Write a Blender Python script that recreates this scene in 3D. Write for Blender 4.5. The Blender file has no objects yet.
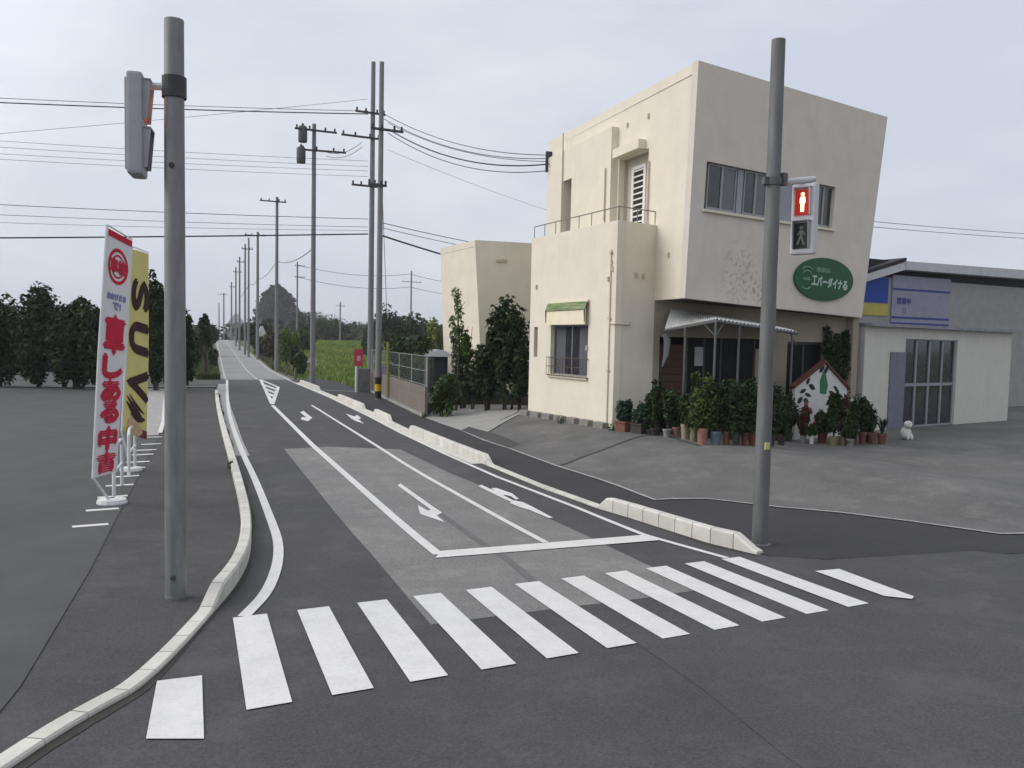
import bpy, bmesh, math, random
from mathutils import Vector, Matrix
from mathutils.geometry import tessellate_polygon
R = math.radians
SC = bpy.context.scene
COL = SC.collection

# ------------------------------------------------------------------ camera
H = 2.884                                   # lens height above the ground below it
PITCH, ROLL, YAW, FPX = R(3.55), R(1.215), R(20.479), 850.0
CX, CY = 512.0, 394.0
FW = Vector((math.sin(YAW)*math.cos(PITCH), math.cos(YAW)*math.cos(PITCH), -math.sin(PITCH)))
_r = Vector((math.cos(YAW), -math.sin(YAW), 0)); _u = _r.cross(FW)
RT = _r*math.cos(ROLL) + _u*math.sin(ROLL)
UP = -_r*math.sin(ROLL) + _u*math.cos(ROLL)
cam = bpy.data.cameras.new('camera'); camo = bpy.data.objects.new('camera', cam); COL.objects.link(camo)
M = Matrix((RT, UP, -FW)).transposed().to_4x4(); M.translation = Vector((0, 0, H)); camo.matrix_world = M
cam.sensor_width = 36; cam.lens = FPX/1024*36; cam.shift_y = 10/1024; cam.clip_start = .05; cam.clip_end = 9000
SC.camera = camo

# ------------------------------------------------------------------ sky, sun, exposure (bright overcast, light from the left)
SUN_EL, SUN_AZ = 36, -72                   # azimuth from +y (road direction), clockwise
w = bpy.data.worlds.new('World'); SC.world = w; w.use_nodes = True
nt = w.node_tree; N = nt.nodes; L = nt.links; N.clear()
out = N.new('ShaderNodeOutputWorld'); bg = N.new('ShaderNodeBackground'); bg.inputs[1].default_value = .1
sky = N.new('ShaderNodeTexSky'); sky.sky_type = 'NISHITA'; sky.sun_disc = False
sky.sun_elevation = R(SUN_EL); sky.sun_rotation = R(SUN_AZ); sky.dust_density = 3; sky.air_density = 1.0
tc = N.new('ShaderNodeTexCoord'); mp = N.new('ShaderNodeMapping'); mp.inputs['Scale'].default_value = (1.3, 1.3, 4.2)
nz = N.new('ShaderNodeTexNoise'); nz.inputs['Scale'].default_value = 1.7; nz.inputs['Detail'].default_value = 5; nz.inputs['Roughness'].default_value = .55
L.new(tc.outputs['Generated'], mp.inputs[0]); L.new(mp.outputs[0], nz.inputs[0])
cr = N.new('ShaderNodeValToRGB'); cr.color_ramp.elements[0].position = .36; cr.color_ramp.elements[1].position = .66
cr.color_ramp.elements[0].color = (6.7, 7.2, 8.2, 1); cr.color_ramp.elements[1].color = (8.4, 8.75, 9.4, 1)
L.new(nz.outputs[0], cr.inputs[0])
# the cloud deck is brighter round the hidden sun
dot = N.new('ShaderNodeVectorMath'); dot.operation = 'DOT_PRODUCT'
nrm = N.new('ShaderNodeVectorMath'); nrm.operation = 'NORMALIZE'; L.new(tc.outputs['Generated'], nrm.inputs[0])
L.new(nrm.outputs[0], dot.inputs[0])
SUND = Vector((math.sin(R(SUN_AZ))*math.cos(R(SUN_EL)), math.cos(R(SUN_AZ))*math.cos(R(SUN_EL)), math.sin(R(SUN_EL))))
dot.inputs[1].default_value = SUND
mr = N.new('ShaderNodeMapRange'); mr.inputs[1].default_value = .45; mr.inputs[2].default_value = 1; mr.inputs[3].default_value = 1.0; mr.inputs[4].default_value = 2.2
L.new(dot.outputs['Value'], mr.inputs[0])
mul = N.new('ShaderNodeVectorMath'); mul.operation = 'SCALE'; L.new(cr.outputs[0], mul.inputs[0]); L.new(mr.outputs[0], mul.inputs['Scale'])
mix = N.new('ShaderNodeMixRGB'); mix.inputs[0].default_value = .9
L.new(sky.outputs[0], mix.inputs[1]); L.new(mul.outputs[0], mix.inputs[2])
L.new(mix.outputs[0], bg.inputs[0]); L.new(bg.outputs[0], out.inputs[0])
sl = bpy.data.lights.new('sun', 'SUN'); sl.energy = 1.5; sl.angle = R(40); sl.color = (1, .93, .82)
so = bpy.data.objects.new('sun', sl); COL.objects.link(so); so.rotation_euler = SUND.to_track_quat('Z', 'Y').to_euler(); so.location = (-20, 10, 30)
SC.view_settings.view_transform = 'Standard'; SC.view_settings.look = 'None'
SC.view_settings.exposure = .0; SC.view_settings.gamma = 1; SC.view_settings.use_curve_mapping = False
SC.render.engine = 'CYCLES'; SC.cycles.max_bounces = 6; SC.cycles.use_denoising = True

# ------------------------------------------------------------------ measuring: photo pixel -> place on the ground / on a wall
def ray(px, py): return FW + RT*((px-CX)/FPX) - UP*((py-CY)/FPX)
CAMP = Vector((0, 0, H))
def at_z(px, py, z):
    d = ray(px, py); t = (z-H)/d.z; return CAMP + d*t
def at_x(px, py, x):
    d = ray(px, py); return CAMP + d*(x/d.x)
def at_y(px, py, y):
    d = ray(px, py); return CAMP + d*(y/d.y)
def at_plane(px, py, p, n):
    d = ray(px, py); return CAMP + d*((p-CAMP).dot(n)/d.dot(n))
def z_at(P, py):                             # height of the pixel row py on the vertical through P
    k = py-CY; a = Vector((P[0], P[1], -H))
    # k*(a+z e).FW = -f (a+z e).UP
    return -(k*a.dot(FW)+FPX*a.dot(UP))/(k*FW.z+FPX*UP.z)

# ------------------------------------------------------------------ terrain
def pchip(xs, ys):
    n = len(xs); h = [xs[i+1]-xs[i] for i in range(n-1)]; d = [(ys[i+1]-ys[i])/h[i] for i in range(n-1)]
    m = [0.0]*n
    for i in range(1, n-1):
        if d[i-1]*d[i] > 0:
            w1 = 2*h[i]+h[i-1]; w2 = h[i]+2*h[i-1]; m[i] = (w1+w2)/(w1/d[i-1]+w2/d[i])
    def f(x):
        if x <= xs[0]: return ys[0]
        if x >= xs[-1]: return ys[-1]
        i = 0
        while x > xs[i+1]: i += 1
        t = (x-xs[i])/h[i]
        return ((1+2*t)*(1-t)**2*ys[i]+t*(1-t)**2*h[i]*m[i]+t*t*(3-2*t)*ys[i+1]+t*t*(t-1)*h[i]*m[i+1])
    return f
rise = pchip([0, 58, 88, 112, 143, 200, 240, 275, 340, 500], [0, 0, -.15, .05, .5, 1.45, 2.0, 1.9, .6, 0])
def sst(t): t = max(0, min(1, t)); return t*t*(3-2*t)
def g0(x, y):
    yy = max(y, -6); xx = max(-25, min(25, x)); p = -.0309*yy-.01*xx; m = -.47; k = .035
    e = (p-m)/k
    return m + (p-m if e > 30 else k*math.log1p(math.exp(e))) + rise(y)
LOT_PX = [(1000, 535), (912, 522.5), (840, 513.5), (779, 508), (728, 502), (705, 499.5), (668, 500), (655, 501),
          (619, 487), (599, 480), (556, 466.5), (509, 449), (484, 441), (460.5, 430.5), (425, 418), (369, 391.5), (330, 377)]
LOT_LINE = [(60, 9.9), (16.5, 10.7)]
for a in LOT_PX:
    P = at_z(a[0], a[1], -.46)
    for _ in range(6): P = at_z(a[0], a[1], g0(P.x, P.y))
    LOT_LINE.append((P.x, P.y))
LOT_POLY = LOT_LINE+[(LOT_LINE[-1][0], 200), (300, 200), (300, LOT_LINE[0][1])]
def inside(x, y, poly):
    c = False; j = len(poly)-1
    for i in range(len(poly)):
        xi, yi = poly[i]; xj, yj = poly[j]
        if (yi > y) != (yj > y) and x < (xj-xi)*(y-yi)/(yj-yi)+xi: c = not c
        j = i
    return c
def lot_dist(x, y):
    best = 1e9
    for (ax, ay), (bx, by) in zip(LOT_LINE, LOT_LINE[1:]):
        dx, dy = bx-ax, by-ay; t = ((x-ax)*dx+(y-ay)*dy)/(dx*dx+dy*dy); t = max(0, min(1, t))
        ex, ey = x-ax-t*dx, y-ay-t*dy; best = min(best, ex*ex+ey*ey)
    return math.sqrt(best)*(1 if inside(x, y, LOT_POLY) else -1)
def gz(x, y):
    z = g0(x, y)
    if x > 6 and 4 < y < 75:
        d = lot_dist(x, y)
        if d > 0: z += .47*sst(d/4.2)*(1-.75*sst((y-33)/14))*(1-sst((y-50)/14))*(1-.95*sst((x-14.5)/5.5))
    return z
def G(px, py, dz=0):
    d = ray(px, py); t = 1.0; prev = t
    while t < 6000:
        p = CAMP + d*t
        if p.z - gz(p.x, p.y) - dz < 0: break
        prev = t; t *= 1.04
    lo, hi = prev, t
    for _ in range(28):
        m = (lo+hi)/2; p = CAMP + d*m
        if p.z - gz(p.x, p.y) - dz < 0: hi = m
        else: lo = m
    return CAMP + d*hi

# ------------------------------------------------------------------ materials
MATS = {}
def mat(name, col, rough=.8, var=.12, scale=6, bump=0, bscale=60, metal=0, spec=.3, emit=None, col2=None, island=0, stretch=None, grain=0, gscale=150):
    if name in MATS: return MATS[name]
    m = bpy.data.materials.new(name); m.use_nodes = True; n = m.node_tree.nodes; l = m.node_tree.links
    b = n['Principled BSDF']; b.inputs['Roughness'].default_value = rough; b.inputs['Metallic'].default_value = metal
    b.inputs['Specular IOR Level'].default_value = spec
    t = n.new('ShaderNodeTexCoord'); src = t.outputs['Object']
    if stretch:
        q = n.new('ShaderNodeMapping'); q.inputs['Scale'].default_value = stretch; l.new(src, q.inputs[0]); src = q.outputs[0]
    z = n.new('ShaderNodeTexNoise'); z.inputs['Scale'].default_value = scale; z.inputs['Detail'].default_value = 6; z.inputs['Roughness'].default_value = .62
    l.new(src, z.inputs[0])
    c = n.new('ShaderNodeValToRGB'); c.color_ramp.elements[0].position = .3; c.color_ramp.elements[1].position = .7
    c2 = col2 or tuple(min(1, k*(1+var)) for k in col); c1 = col if col2 else tuple(k*(1-var) for k in col)
    c.color_ramp.elements[0].color = (*c1, 1); c.color_ramp.elements[1].color = (*c2, 1)
    l.new(z.outputs[0], c.inputs[0]); o = c.outputs[0]
    if island:
        g = n.new('ShaderNodeNewGeometry'); mm = n.new('ShaderNodeMapRange'); mm.inputs[3].default_value = 1-island; mm.inputs[4].default_value = 1+island
        l.new(g.outputs['Random Per Island'], mm.inputs[0])
        v = n.new('ShaderNodeVectorMath'); v.operation = 'SCALE'; l.new(o, v.inputs[0]); l.new(mm.outputs[0], v.inputs['Scale']); o = v.outputs[0]
    if grain:
        z3 = n.new('ShaderNodeTexNoise'); z3.inputs['Scale'].default_value = gscale; z3.inputs['Detail'].default_value = 3; l.new(t.outputs['Object'], z3.inputs[0])
        mm = n.new('ShaderNodeMapRange'); mm.inputs[1].default_value = .3; mm.inputs[2].default_value = .7; mm.inputs[3].default_value = 1-grain; mm.inputs[4].default_value = 1+grain; l.new(z3.outputs[0], mm.inputs[0])
        v = n.new('ShaderNodeVectorMath'); v.operation = 'SCALE'; l.new(o, v.inputs[0]); l.new(mm.outputs[0], v.inputs['Scale']); o = v.outputs[0]
    l.new(o, b.inputs['Base Color'])
    if bump:
        z2 = n.new('ShaderNodeTexNoise'); z2.inputs['Scale'].default_value = bscale; z2.inputs['Detail'].default_value = 4; l.new(t.outputs['Object'], z2.inputs[0])
        u = n.new('ShaderNodeBump'); u.inputs['Strength'].default_value = bump; u.inputs['Distance'].default_value = .02; l.new(z2.outputs[0], u.inputs['Height']); l.new(u.outputs[0], b.inputs['Normal'])
    if emit:
        b.inputs['Emission Color'].default_value = (*emit[:3], 1); b.inputs['Emission Strength'].default_value = emit[3]
    MATS[name] = m; return m

def plaster(name, col, streak=.25, rust=None):
    """painted render: mottling, rain streaks from above, optional rust stains round a world point"""
    if name in MATS: return MATS[name]
    m = mat(name, col, .85, .05, 1.2, .15, 90, grain=.03, gscale=40); n = m.node_tree.nodes; l = m.node_tree.links; b = n['Principled BSDF']
    o = b.inputs['Base Color'].links[0].from_socket
    g = n.new('ShaderNodeNewGeometry')
    q = n.new('ShaderNodeMapping'); q.inputs['Scale'].default_value = (2.2, 2.2, .16); l.new(g.outputs['Position'], q.inputs[0])
    z = n.new('ShaderNodeTexNoise'); z.inputs['Scale'].default_value = 1.6; z.inputs['Detail'].default_value = 7; z.inputs['Roughness'].default_value = .65; l.new(q.outputs[0], z.inputs[0])
    k = n.new('ShaderNodeMapRange'); k.inputs[1].default_value = .52; k.inputs[2].default_value = .8; k.inputs[3].default_value = 0; k.inputs[4].default_value = streak; l.new(z.outputs[0], k.inputs[0])
    x = n.new('ShaderNodeMixRGB'); l.new(k.outputs[0], x.inputs[0]); l.new(o, x.inputs[1]); x.inputs[2].default_value = (.33, .29, .24, 1); o = x.outputs[0]
    for p, rad, colr, amt in (rust or []):
        v = n.new('ShaderNodeVectorMath'); v.operation = 'SUBTRACT'; l.new(g.outputs['Position'], v.inputs[0]); v.inputs[1].default_value = p
        s = n.new('ShaderNodeVectorMath'); s.operation = 'MULTIPLY'; l.new(v.outputs[0], s.inputs[0]); s.inputs[1].default_value = (1/rad[0], 1/rad[0], 1/rad[1])
        d = n.new('ShaderNodeVectorMath'); d.operation = 'LENGTH'; l.new(s.outputs[0], d.inputs[0])
        f = n.new('ShaderNodeMapRange'); f.inputs[1].default_value = .35; f.inputs[2].default_value = 1; f.inputs[3].default_value = 1; f.inputs[4].default_value = 0; l.new(d.outputs['Value'], f.inputs[0])
        z2 = n.new('ShaderNodeTexNoise'); z2.inputs['Scale'].default_value = 7; z2.inputs['Detail'].default_value = 5; l.new(g.outputs['Position'], z2.inputs[0])
        r2 = n.new('ShaderNodeMapRange'); r2.inputs[1].default_value = .5; r2.inputs[2].default_value = .62; r2.inputs[4].default_value = amt; l.new(z2.outputs[0], r2.inputs[0])
        mu = n.new('ShaderNodeMath'); mu.operation = 'MULTIPLY'; l.new(f.outputs[0], mu.inputs[0]); l.new(r2.outputs[0], mu.inputs[1])
        x = n.new('ShaderNodeMixRGB'); l.new(mu.outputs[0], x.inputs[0]); l.new(o, x.inputs[1]); x.inputs[2].default_value = (*colr, 1); o = x.outputs[0]
    l.new(o, b.inputs['Base Color'])
    return m

ASPH_NEW = mat('asphalt_new', (.066, .064, .066), .86, .12, .55, .35, 130, grain=.3, gscale=42)
ASPH_SIDE = mat('asphalt_sidewalk', (.064, .061, .061), .9, .14, .7, .4, 120, grain=.3, gscale=42)
ASPH_PAVE = mat('asphalt_pavement', (.043, .0415, .043), .9, .14, .7, .4, 120, grain=.3, gscale=42)
ASPH_OLD = mat('asphalt_old', (.185, .18, .172), .86, .1, .8, .35, 130, grain=.3, gscale=42)
ASPH_MID = mat('asphalt_mid', (.068, .066, .065), .86, .1, .6, .35, 130, grain=.3, gscale=42)
ASPH_SEAM = mat('asphalt_seam', (.135, .132, .128), .86, .1, 2, .3, 130, grain=.2)
ASPH_LOT = mat('asphalt_lot', (.118, .115, .110), .9, .22, .45, .35, 120, grain=.3, gscale=42)
ASPH_FAR = mat('asphalt_far', (.245, .24, .23), .9, .1, .3, .2, 60, stretch=(1, .04, 1))
CONC = mat('concrete', (.30, .295, .28), .9, .14, 1.3, .2, 80, grain=.1, gscale=60)
CONC_PALE = mat('concrete_pale', (.29, .285, .27), .9, .12, 1.3, .2, 80, grain=.08, gscale=60)
CONC_GUT = mat('concrete_gutter', (.33, .32, .30), .9, .15, 2.5, .2, 80, grain=.1, gscale=60)
KERBM = mat('kerb_concrete', (.56, .54, .49), .88, .12, 2.2, .2, 90, grain=.09, gscale=70, island=.09)
def wear(m, under, lo, hi, scale, amt):
    """worn paint: asphalt showing through in specks and scuffs"""
    n = m.node_tree.nodes; l = m.node_tree.links; b = n['Principled BSDF']; o = b.inputs['Base Color'].links[0].from_socket; t = n.new('ShaderNodeTexCoord')
    z = n.new('ShaderNodeTexNoise'); z.inputs['Scale'].default_value = scale; z.inputs['Detail'].default_value = 9; z.inputs['Roughness'].default_value = .75; l.new(t.outputs['Object'], z.inputs[0])
    k = n.new('ShaderNodeMapRange'); k.inputs[1].default_value = lo; k.inputs[2].default_value = hi; k.inputs[4].default_value = amt; l.new(z.outputs[0], k.inputs[0])
    x = n.new('ShaderNodeMixRGB'); l.new(k.outputs[0], x.inputs[0]); l.new(o, x.inputs[1]); x.inputs[2].default_value = (*under, 1); l.new(x.outputs[0], b.inputs['Base Color']); return m
PAINT = mat('road_paint', (.645, .628, .60), .6, .08, 3, .15, 120, grain=.05, gscale=90)
wear(PAINT, (.22, .215, .21), .5, .72, 22, .3)
for m_ in (ASPH_NEW, ASPH_SIDE, ASPH_OLD, ASPH_MID, ASPH_LOT): c_ = m_.node_tree.nodes['Color Ramp'].color_ramp.elements[1].color; wear(m_, (c_[0]*1.55, c_[1]*1.52, c_[2]*1.46), .5, .72, 1.1, .6); wear(m_, (c_[0]*.5, c_[1]*.5, c_[2]*.5), .6, .75, 3.1, .5)
EARTH = mat('earth', (.10, .09, .055), .95, .3, .8, .3, 20, col2=(.075, .10, .035))

# ------------------------------------------------------------------ mesh helpers
ORG = {}
def origin(o): return ORG.get(o.name, Vector((0, 0, 0))) if o else Vector((0, 0, 0))
class MB:
    def __init__(s): s.v = []; s.f = []
    def add(s, vs, fs):
        b = len(s.v); s.v += [Vector(q) for q in vs]; s.f += [tuple(b+i for i in f) for f in fs]; return s
    def box(s, c, d, rz=0, bev=0, tilt=None):
        x, y, z = d[0]/2, d[1]/2, d[2]/2; m = Matrix.Rotation(rz, 3, 'Z')
        if tilt: m = m @ tilt
        if not bev:
            vs = [Vector((i*x, j*y, k*z)) for k in (-1, 1) for i, j in ((-1, -1), (1, -1), (1, 1), (-1, 1))]
            fs = [(3, 2, 1, 0), (4, 5, 6, 7), (0, 1, 5, 4), (1, 2, 6, 5), (2, 3, 7, 6), (3, 0, 4, 7)]
        else:
            bm = bmesh.new(); bmesh.ops.create_cube(bm, size=1)
            for q in bm.verts: q.co = Vector((q.co.x*2*x, q.co.y*2*y, q.co.z*2*z))
            bmesh.ops.bevel(bm, geom=list(bm.edges), offset=bev, segments=2, affect='EDGES', profile=.6)
            bm.verts.ensure_lookup_table(); vs = [q.co.copy() for q in bm.verts]; fs = [tuple(q.index for q in f.verts) for f in bm.faces]; bm.free()
        return s.add([Vector(c)+m @ q for q in vs], fs)
    def tube(s, pts, r, seg=8, cap=True):
        pts = [Vector(p) for p in pts]; n = len(pts); rr = r if isinstance(r, (list, tuple)) else [r]*n
        vs = []; fs = []
        d0 = (pts[1]-pts[0]).normalized(); a = d0.orthogonal().normalized()
        for i, p in enumerate(pts):
            d = (pts[min(i+1, n-1)]-pts[max(i-1, 0)]).normalized()
            a = (a-d*a.dot(d)); a = a.normalized() if a.length > 1e-6 else d.orthogonal().normalized(); b = d.cross(a)
            for k in range(seg):
                t = 2*math.pi*k/seg; vs.append(p+(a*math.cos(t)+b*math.sin(t))*rr[i])
        for i in range(n-1):
            for k in range(seg):
                k2 = (k+1) % seg; fs.append((i*seg+k, i*seg+k2, (i+1)*seg+k2, (i+1)*seg+k))
        if cap: fs.append(tuple(range(seg-1, -1, -1))); fs.append(tuple((n-1)*seg+k for k in range(seg)))
        return s.add(vs, fs)
    def lathe(s, prof, c=(0, 0, 0), seg=16):
        c = Vector(c); vs = []; fs = []
        for r, z in prof:
            for k in range(seg):
                t = 2*math.pi*k/seg; vs.append(c+Vector((r*math.cos(t), r*math.sin(t), z)))
        for i in range(len(prof)-1):
            for k in range(seg):
                k2 = (k+1) % seg; fs.append((i*seg+k, i*seg+k2, (i+1)*seg+k2, (i+1)*seg+k))
        return s.add(vs, fs)
    def prism(s, poly, e, f, n, t, P=(0, 0, 0), holes=()):
        """polygon (a,b) in the frame P,e,f pushed out along n by t (both faces and rim)"""
        P = Vector(P); e = Vector(e); f = Vector(f); n = Vector(n)
        loops = [list(poly)]+[list(h) for h in holes]
        flat = [q for lp in loops for q in lp]
        tri = tessellate_polygon([[Vector((q[0], q[1], 0)) for q in lp] for lp in loops])
        vs = [P+e*q[0]+f*q[1]+n*t for q in flat]+[P+e*q[0]+f*q[1] for q in flat]; k = len(flat)
        fs = []
        for a, b, c in tri:
            nn = (vs[b]-vs[a]).cross(vs[c]-vs[a])
            if nn.dot(n)*(1 if t >= 0 else -1) < 0: a, c = c, a
            fs.append((a, b, c)); fs.append((c+k, b+k, a+k))
        o = 0
        for lp in loops:
            m = len(lp)
            for i in range(m):
                j = (i+1) % m; fs.append((o+i, o+i+k, o+j+k, o+j))
            o += m
        return s.add(vs, fs)
    def build(s, name, m, parent=None, smooth=False, local=False):
        me = bpy.data.meshes.new(name); off = Vector((0, 0, 0)) if local else origin(parent)
        me.from_pydata([v-off for v in s.v], [], s.f); me.validate(); me.update()
        bm = bmesh.new(); bm.from_mesh(me); bmesh.ops.recalc_face_normals(bm, faces=bm.faces) if len(bm.faces) < 4000 else None
        bm.to_mesh(me); bm.free()
        me.materials.append(m)
        if smooth:
            for p in me.polygons: p.use_smooth = True
            me.set_sharp_from_angle(angle=R(40))
        o = bpy.data.objects.new(name, me); COL.objects.link(o)
        if parent: o.parent = parent; ORG[o.name] = origin(parent) if not local else ORG.get(parent.name, Vector())
        return o
def tag(o, label, cat, group=None, kind=None):
    if kind: o['kind'] = kind
    else: o['label'] = label; o['category'] = cat
    if group: o['group'] = group
    return o
def struct(o): o['kind'] = 'structure'; return o
def thing(name, loc, label, cat, group=None):
    o = bpy.data.objects.new(name, None); COL.objects.link(o); o.location = loc; o.empty_display_size = .2
    ORG[o.name] = Vector(loc); tag(o, label, cat, group); return o
def copy_thing(o, loc, rz=None, label=None, group=None, scale=None):
    c = o.copy(); COL.objects.link(c); c.location = loc; ORG[c.name] = Vector(loc)
    if rz is not None: c.rotation_euler = (0, 0, rz)
    if scale: c.scale = scale if hasattr(scale, '__len__') else (scale,)*3
    if label: c['label'] = label
    if group: c['group'] = group
    def rec(a, b):
        for ch in list(a.children):
            d = ch.copy(); COL.objects.link(d); d.parent = b; rec(ch, d)
    rec(o, c); return c
def text_poly(txt, size=1.0, thick=.004, rot=0):
    """text as an extruded mesh in the xy plane, centred; returns (verts, faces)"""
    c = bpy.data.curves.new('text', 'FONT'); c.body = txt; c.size = size; c.extrude = thick/2; c.align_x = 'CENTER'; c.align_y = 'CENTER'; c.resolution_u = 4
    o = bpy.data.objects.new('text', c); COL.objects.link(o)
    dg = bpy.context.evaluated_depsgraph_get(); me = bpy.data.meshes.new_from_object(o.evaluated_get(dg))
    bpy.data.objects.remove(o); bpy.data.curves.remove(c)
    m = Matrix.Rotation(rot, 3, 'Z'); vs = [m @ v.co for v in me.vertices]; fs = [tuple(p.vertices) for p in me.polygons]
    bpy.data.meshes.remove(me)
    x0 = min(v.x for v in vs); x1 = max(v.x for v in vs); y0 = min(v.y for v in vs); y1 = max(v.y for v in vs)
    o = Vector(((x0+x1)/2, (y0+y1)/2, 0)); return [v-o for v in vs], fs
def put_text(mb, txt, P, e, f, n, w, h, bold=0, rot=0, thick=.006, shear=0):
    """text scaled into a w x h box centred at P in the plane e,f; bold = extra copies shifted sideways"""
    vs, fs = text_poly(txt, 1, thick, rot)
    W = max(v.x for v in vs)*2; Hh = max(v.y for v in vs)*2
    for k in range(1 if not bold else 3):
        dx = (k-1)*bold if bold else 0
        for dy in ((0,) if not bold else (-bold, bold)):
            mb.add([P+e*(v.x*w/W+dx+shear*v.y*h/Hh)+f*(v.y*h/Hh+dy)+n*(v.z+thick/2+.002*k+.0007*(dy > 0)) for v in vs], fs)

# ------------------------------------------------------------------ ground sheets draped on the terrain
def sheet(name, poly, dz, m, step=.5, kind='structure'):
    bm = bmesh.new(); f = bm.faces.new([bm.verts.new((p[0], p[1], 0)) for p in poly])
    bmesh.ops.triangulate(bm, faces=[f])
    for ax in (0, 1):
        lo = min(p[ax] for p in poly); hi = max(p[ax] for p in poly); t = lo+step
        while t < hi:
            no = Vector((1, 0, 0)) if ax == 0 else Vector((0, 1, 0))
            bmesh.ops.bisect_plane(bm, geom=bm.verts[:]+bm.edges[:]+bm.faces[:], plane_co=no*t, plane_no=no)
            t += step
    for v in bm.verts: v.co.z = gz(v.co.x, v.co.y)+dz
    bmesh.ops.recalc_face_normals(bm, faces=bm.faces)
    if sum(q.normal.z for q in bm.faces) < 0: bmesh.ops.reverse_faces(bm, faces=bm.faces)
    me = bpy.data.meshes.new(name); bm.to_mesh(me); bm.free(); me.materials.append(m)
    for p in me.polygons: p.use_smooth = True
    o = bpy.data.objects.new(name, me); COL.objects.link(o); o['kind'] = kind; return o
def gpoly(px, dz=0): return [G(a, b, dz) for a, b in px]
def resample(pts, step):
    out = [Vector((p[0], p[1], 0)) for p in pts]; res = [out[0]]
    for a, b in zip(out, out[1:]):
        n = max(1, int((b-a).length/step))
        for i in range(1, n+1): res.append(a.lerp(b, i/n))
    return res
def smooth_line(pts, it=2):
    pts = [Vector((p[0], p[1], 0)) for p in pts]
    for _ in range(it):
        q = [pts[0]]
        for a, b in zip(pts, pts[1:]): q += [a.lerp(b, .25), a.lerp(b, .75)]
        pts = q+[pts[-1]]
    return pts
def ribbon_mb(mb, pts, wd, dz, step=.4):
    ps = resample(pts, step); n = len(ps); vs = []; fs = []
    for i, p in enumerate(ps):
        d = (ps[min(i+1, n-1)]-ps[max(i-1, 0)]).normalized(); s = Vector((-d.y, d.x, 0))*(wd/2)
        for q in (p+s, p, p-s): vs.append((q.x, q.y, gz(q.x, q.y)+dz))
    for i in range(n-1):
        for k in (0, 1): fs.append((3*i+k, 3*i+k+1, 3*i+k+4, 3*i+k+3))
    return mb.add(vs, fs)
def drape_poly(mb, poly, dz, step=.4):
    bm = bmesh.new(); f = bm.faces.new([bm.verts.new((p[0], p[1], 0)) for p in poly]); bmesh.ops.triangulate(bm, faces=[f])
    for ax in (0, 1):
        lo = min(p[ax] for p in poly); hi = max(p[ax] for p in poly); t = lo+step
        while t < hi:
            no = Vector((1, 0, 0)) if ax == 0 else Vector((0, 1, 0))
            bmesh.ops.bisect_plane(bm, geom=bm.verts[:]+bm.edges[:]+bm.faces[:], plane_co=no*t, plane_no=no); t += step
    bm.verts.ensure_lookup_table()
    vs = [(v.co.x, v.co.y, gz(v.co.x, v.co.y)+dz) for v in bm.verts]; fs = [tuple(v.index for v in f.verts) for f in bm.faces]
    bm.free(); return mb.add(vs, fs)

# ================================================================== SETTING
def axis(lo, hi, dense_lo, dense_hi, step, grow=1.22):
    a = []; t = dense_lo
    while t <= dense_hi: a.append(t); t += step
    s = step; t = dense_hi
    while t < hi: s *= grow; t += s; a.append(t)
    s = step; t = dense_lo
    while t > lo: s *= grow; t -= s; a.insert(0, t)
    return a
xs = axis(-2600, 2600, -14, 40, 1.0); ys = axis(-300, 2600, -8, 70, 1.0, 1.12)
mb = MB(); mb.v = [Vector((x, y, gz(x, y)-.09)) for y in ys for x in xs]; nx = len(xs)
mb.f = [(j*nx+i, j*nx+i+1, (j+1)*nx+i+1, (j+1)*nx+i) for j in range(len(ys)-1) for i in range(nx-1)]
struct(mb.build('ground', EARTH, smooth=True))

# left kerb: road-side foot line, near to far
LK = gpoly([(-130, 860), (-20, 790), (60, 735), (112, 705), (140, 690), (178, 654), (212, 615), (236, 587), (249, 563), (252, 541), (250.5, 515), (241, 480), (234, 457), (226, 431), (220, 408), (218, 393)])
LKS = smooth_line(LK, 2)
# right kerb: road-side foot line
RK = gpoly([(757, 555), (709, 543.5), (668, 530.5), (629, 518), (597, 508.5), (536.7, 486.5), (482, 463.7), (448.8, 450), (407.8, 432), (372, 414), (336.5, 398.5), (298, 383)])
YS = G(250, 379.6).y                          # seam where the older road begins
# carriageway: the crossing street in front and the new road up to the seam
road = [(-45, -12), (60, -12), (60, 9.5), (12.5, 10.6), (RK[0].x+.3, RK[0].y-.2)] + [(p.x+.1, p.y) for p in RK[1:]] + [(G(296, 379.6).x, YS), (G(219, 379.6).x-.3, YS)] + [(p.x-.1, p.y) for p in reversed(LKS)] + [(-45, 4.0)]
sheet('road', road, 0, ASPH_NEW)
farL = [(220.5, 379.6), (219.3, 369.6), (218.2, 362), (216.8, 352), (215.4, 343), (214.6, 338.5)]
farR = [(293, 379.6), (272, 369.6), (261, 361), (249.5, 352), (238, 343), (230, 338.5)]
FL = [G(*a) for a in farL]; FR = [G(*a) for a in farR]
FL.append(FL[-1]+(FL[-1]-FL[-2])*1.2); FR.append(FR[-1]+(FR[-1]-FR[-2])*1.2)
sheet('far_road', [(p.x, p.y) for p in FL]+[(p.x, p.y) for p in reversed(FR)], 0, ASPH_FAR, 2.0)
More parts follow.
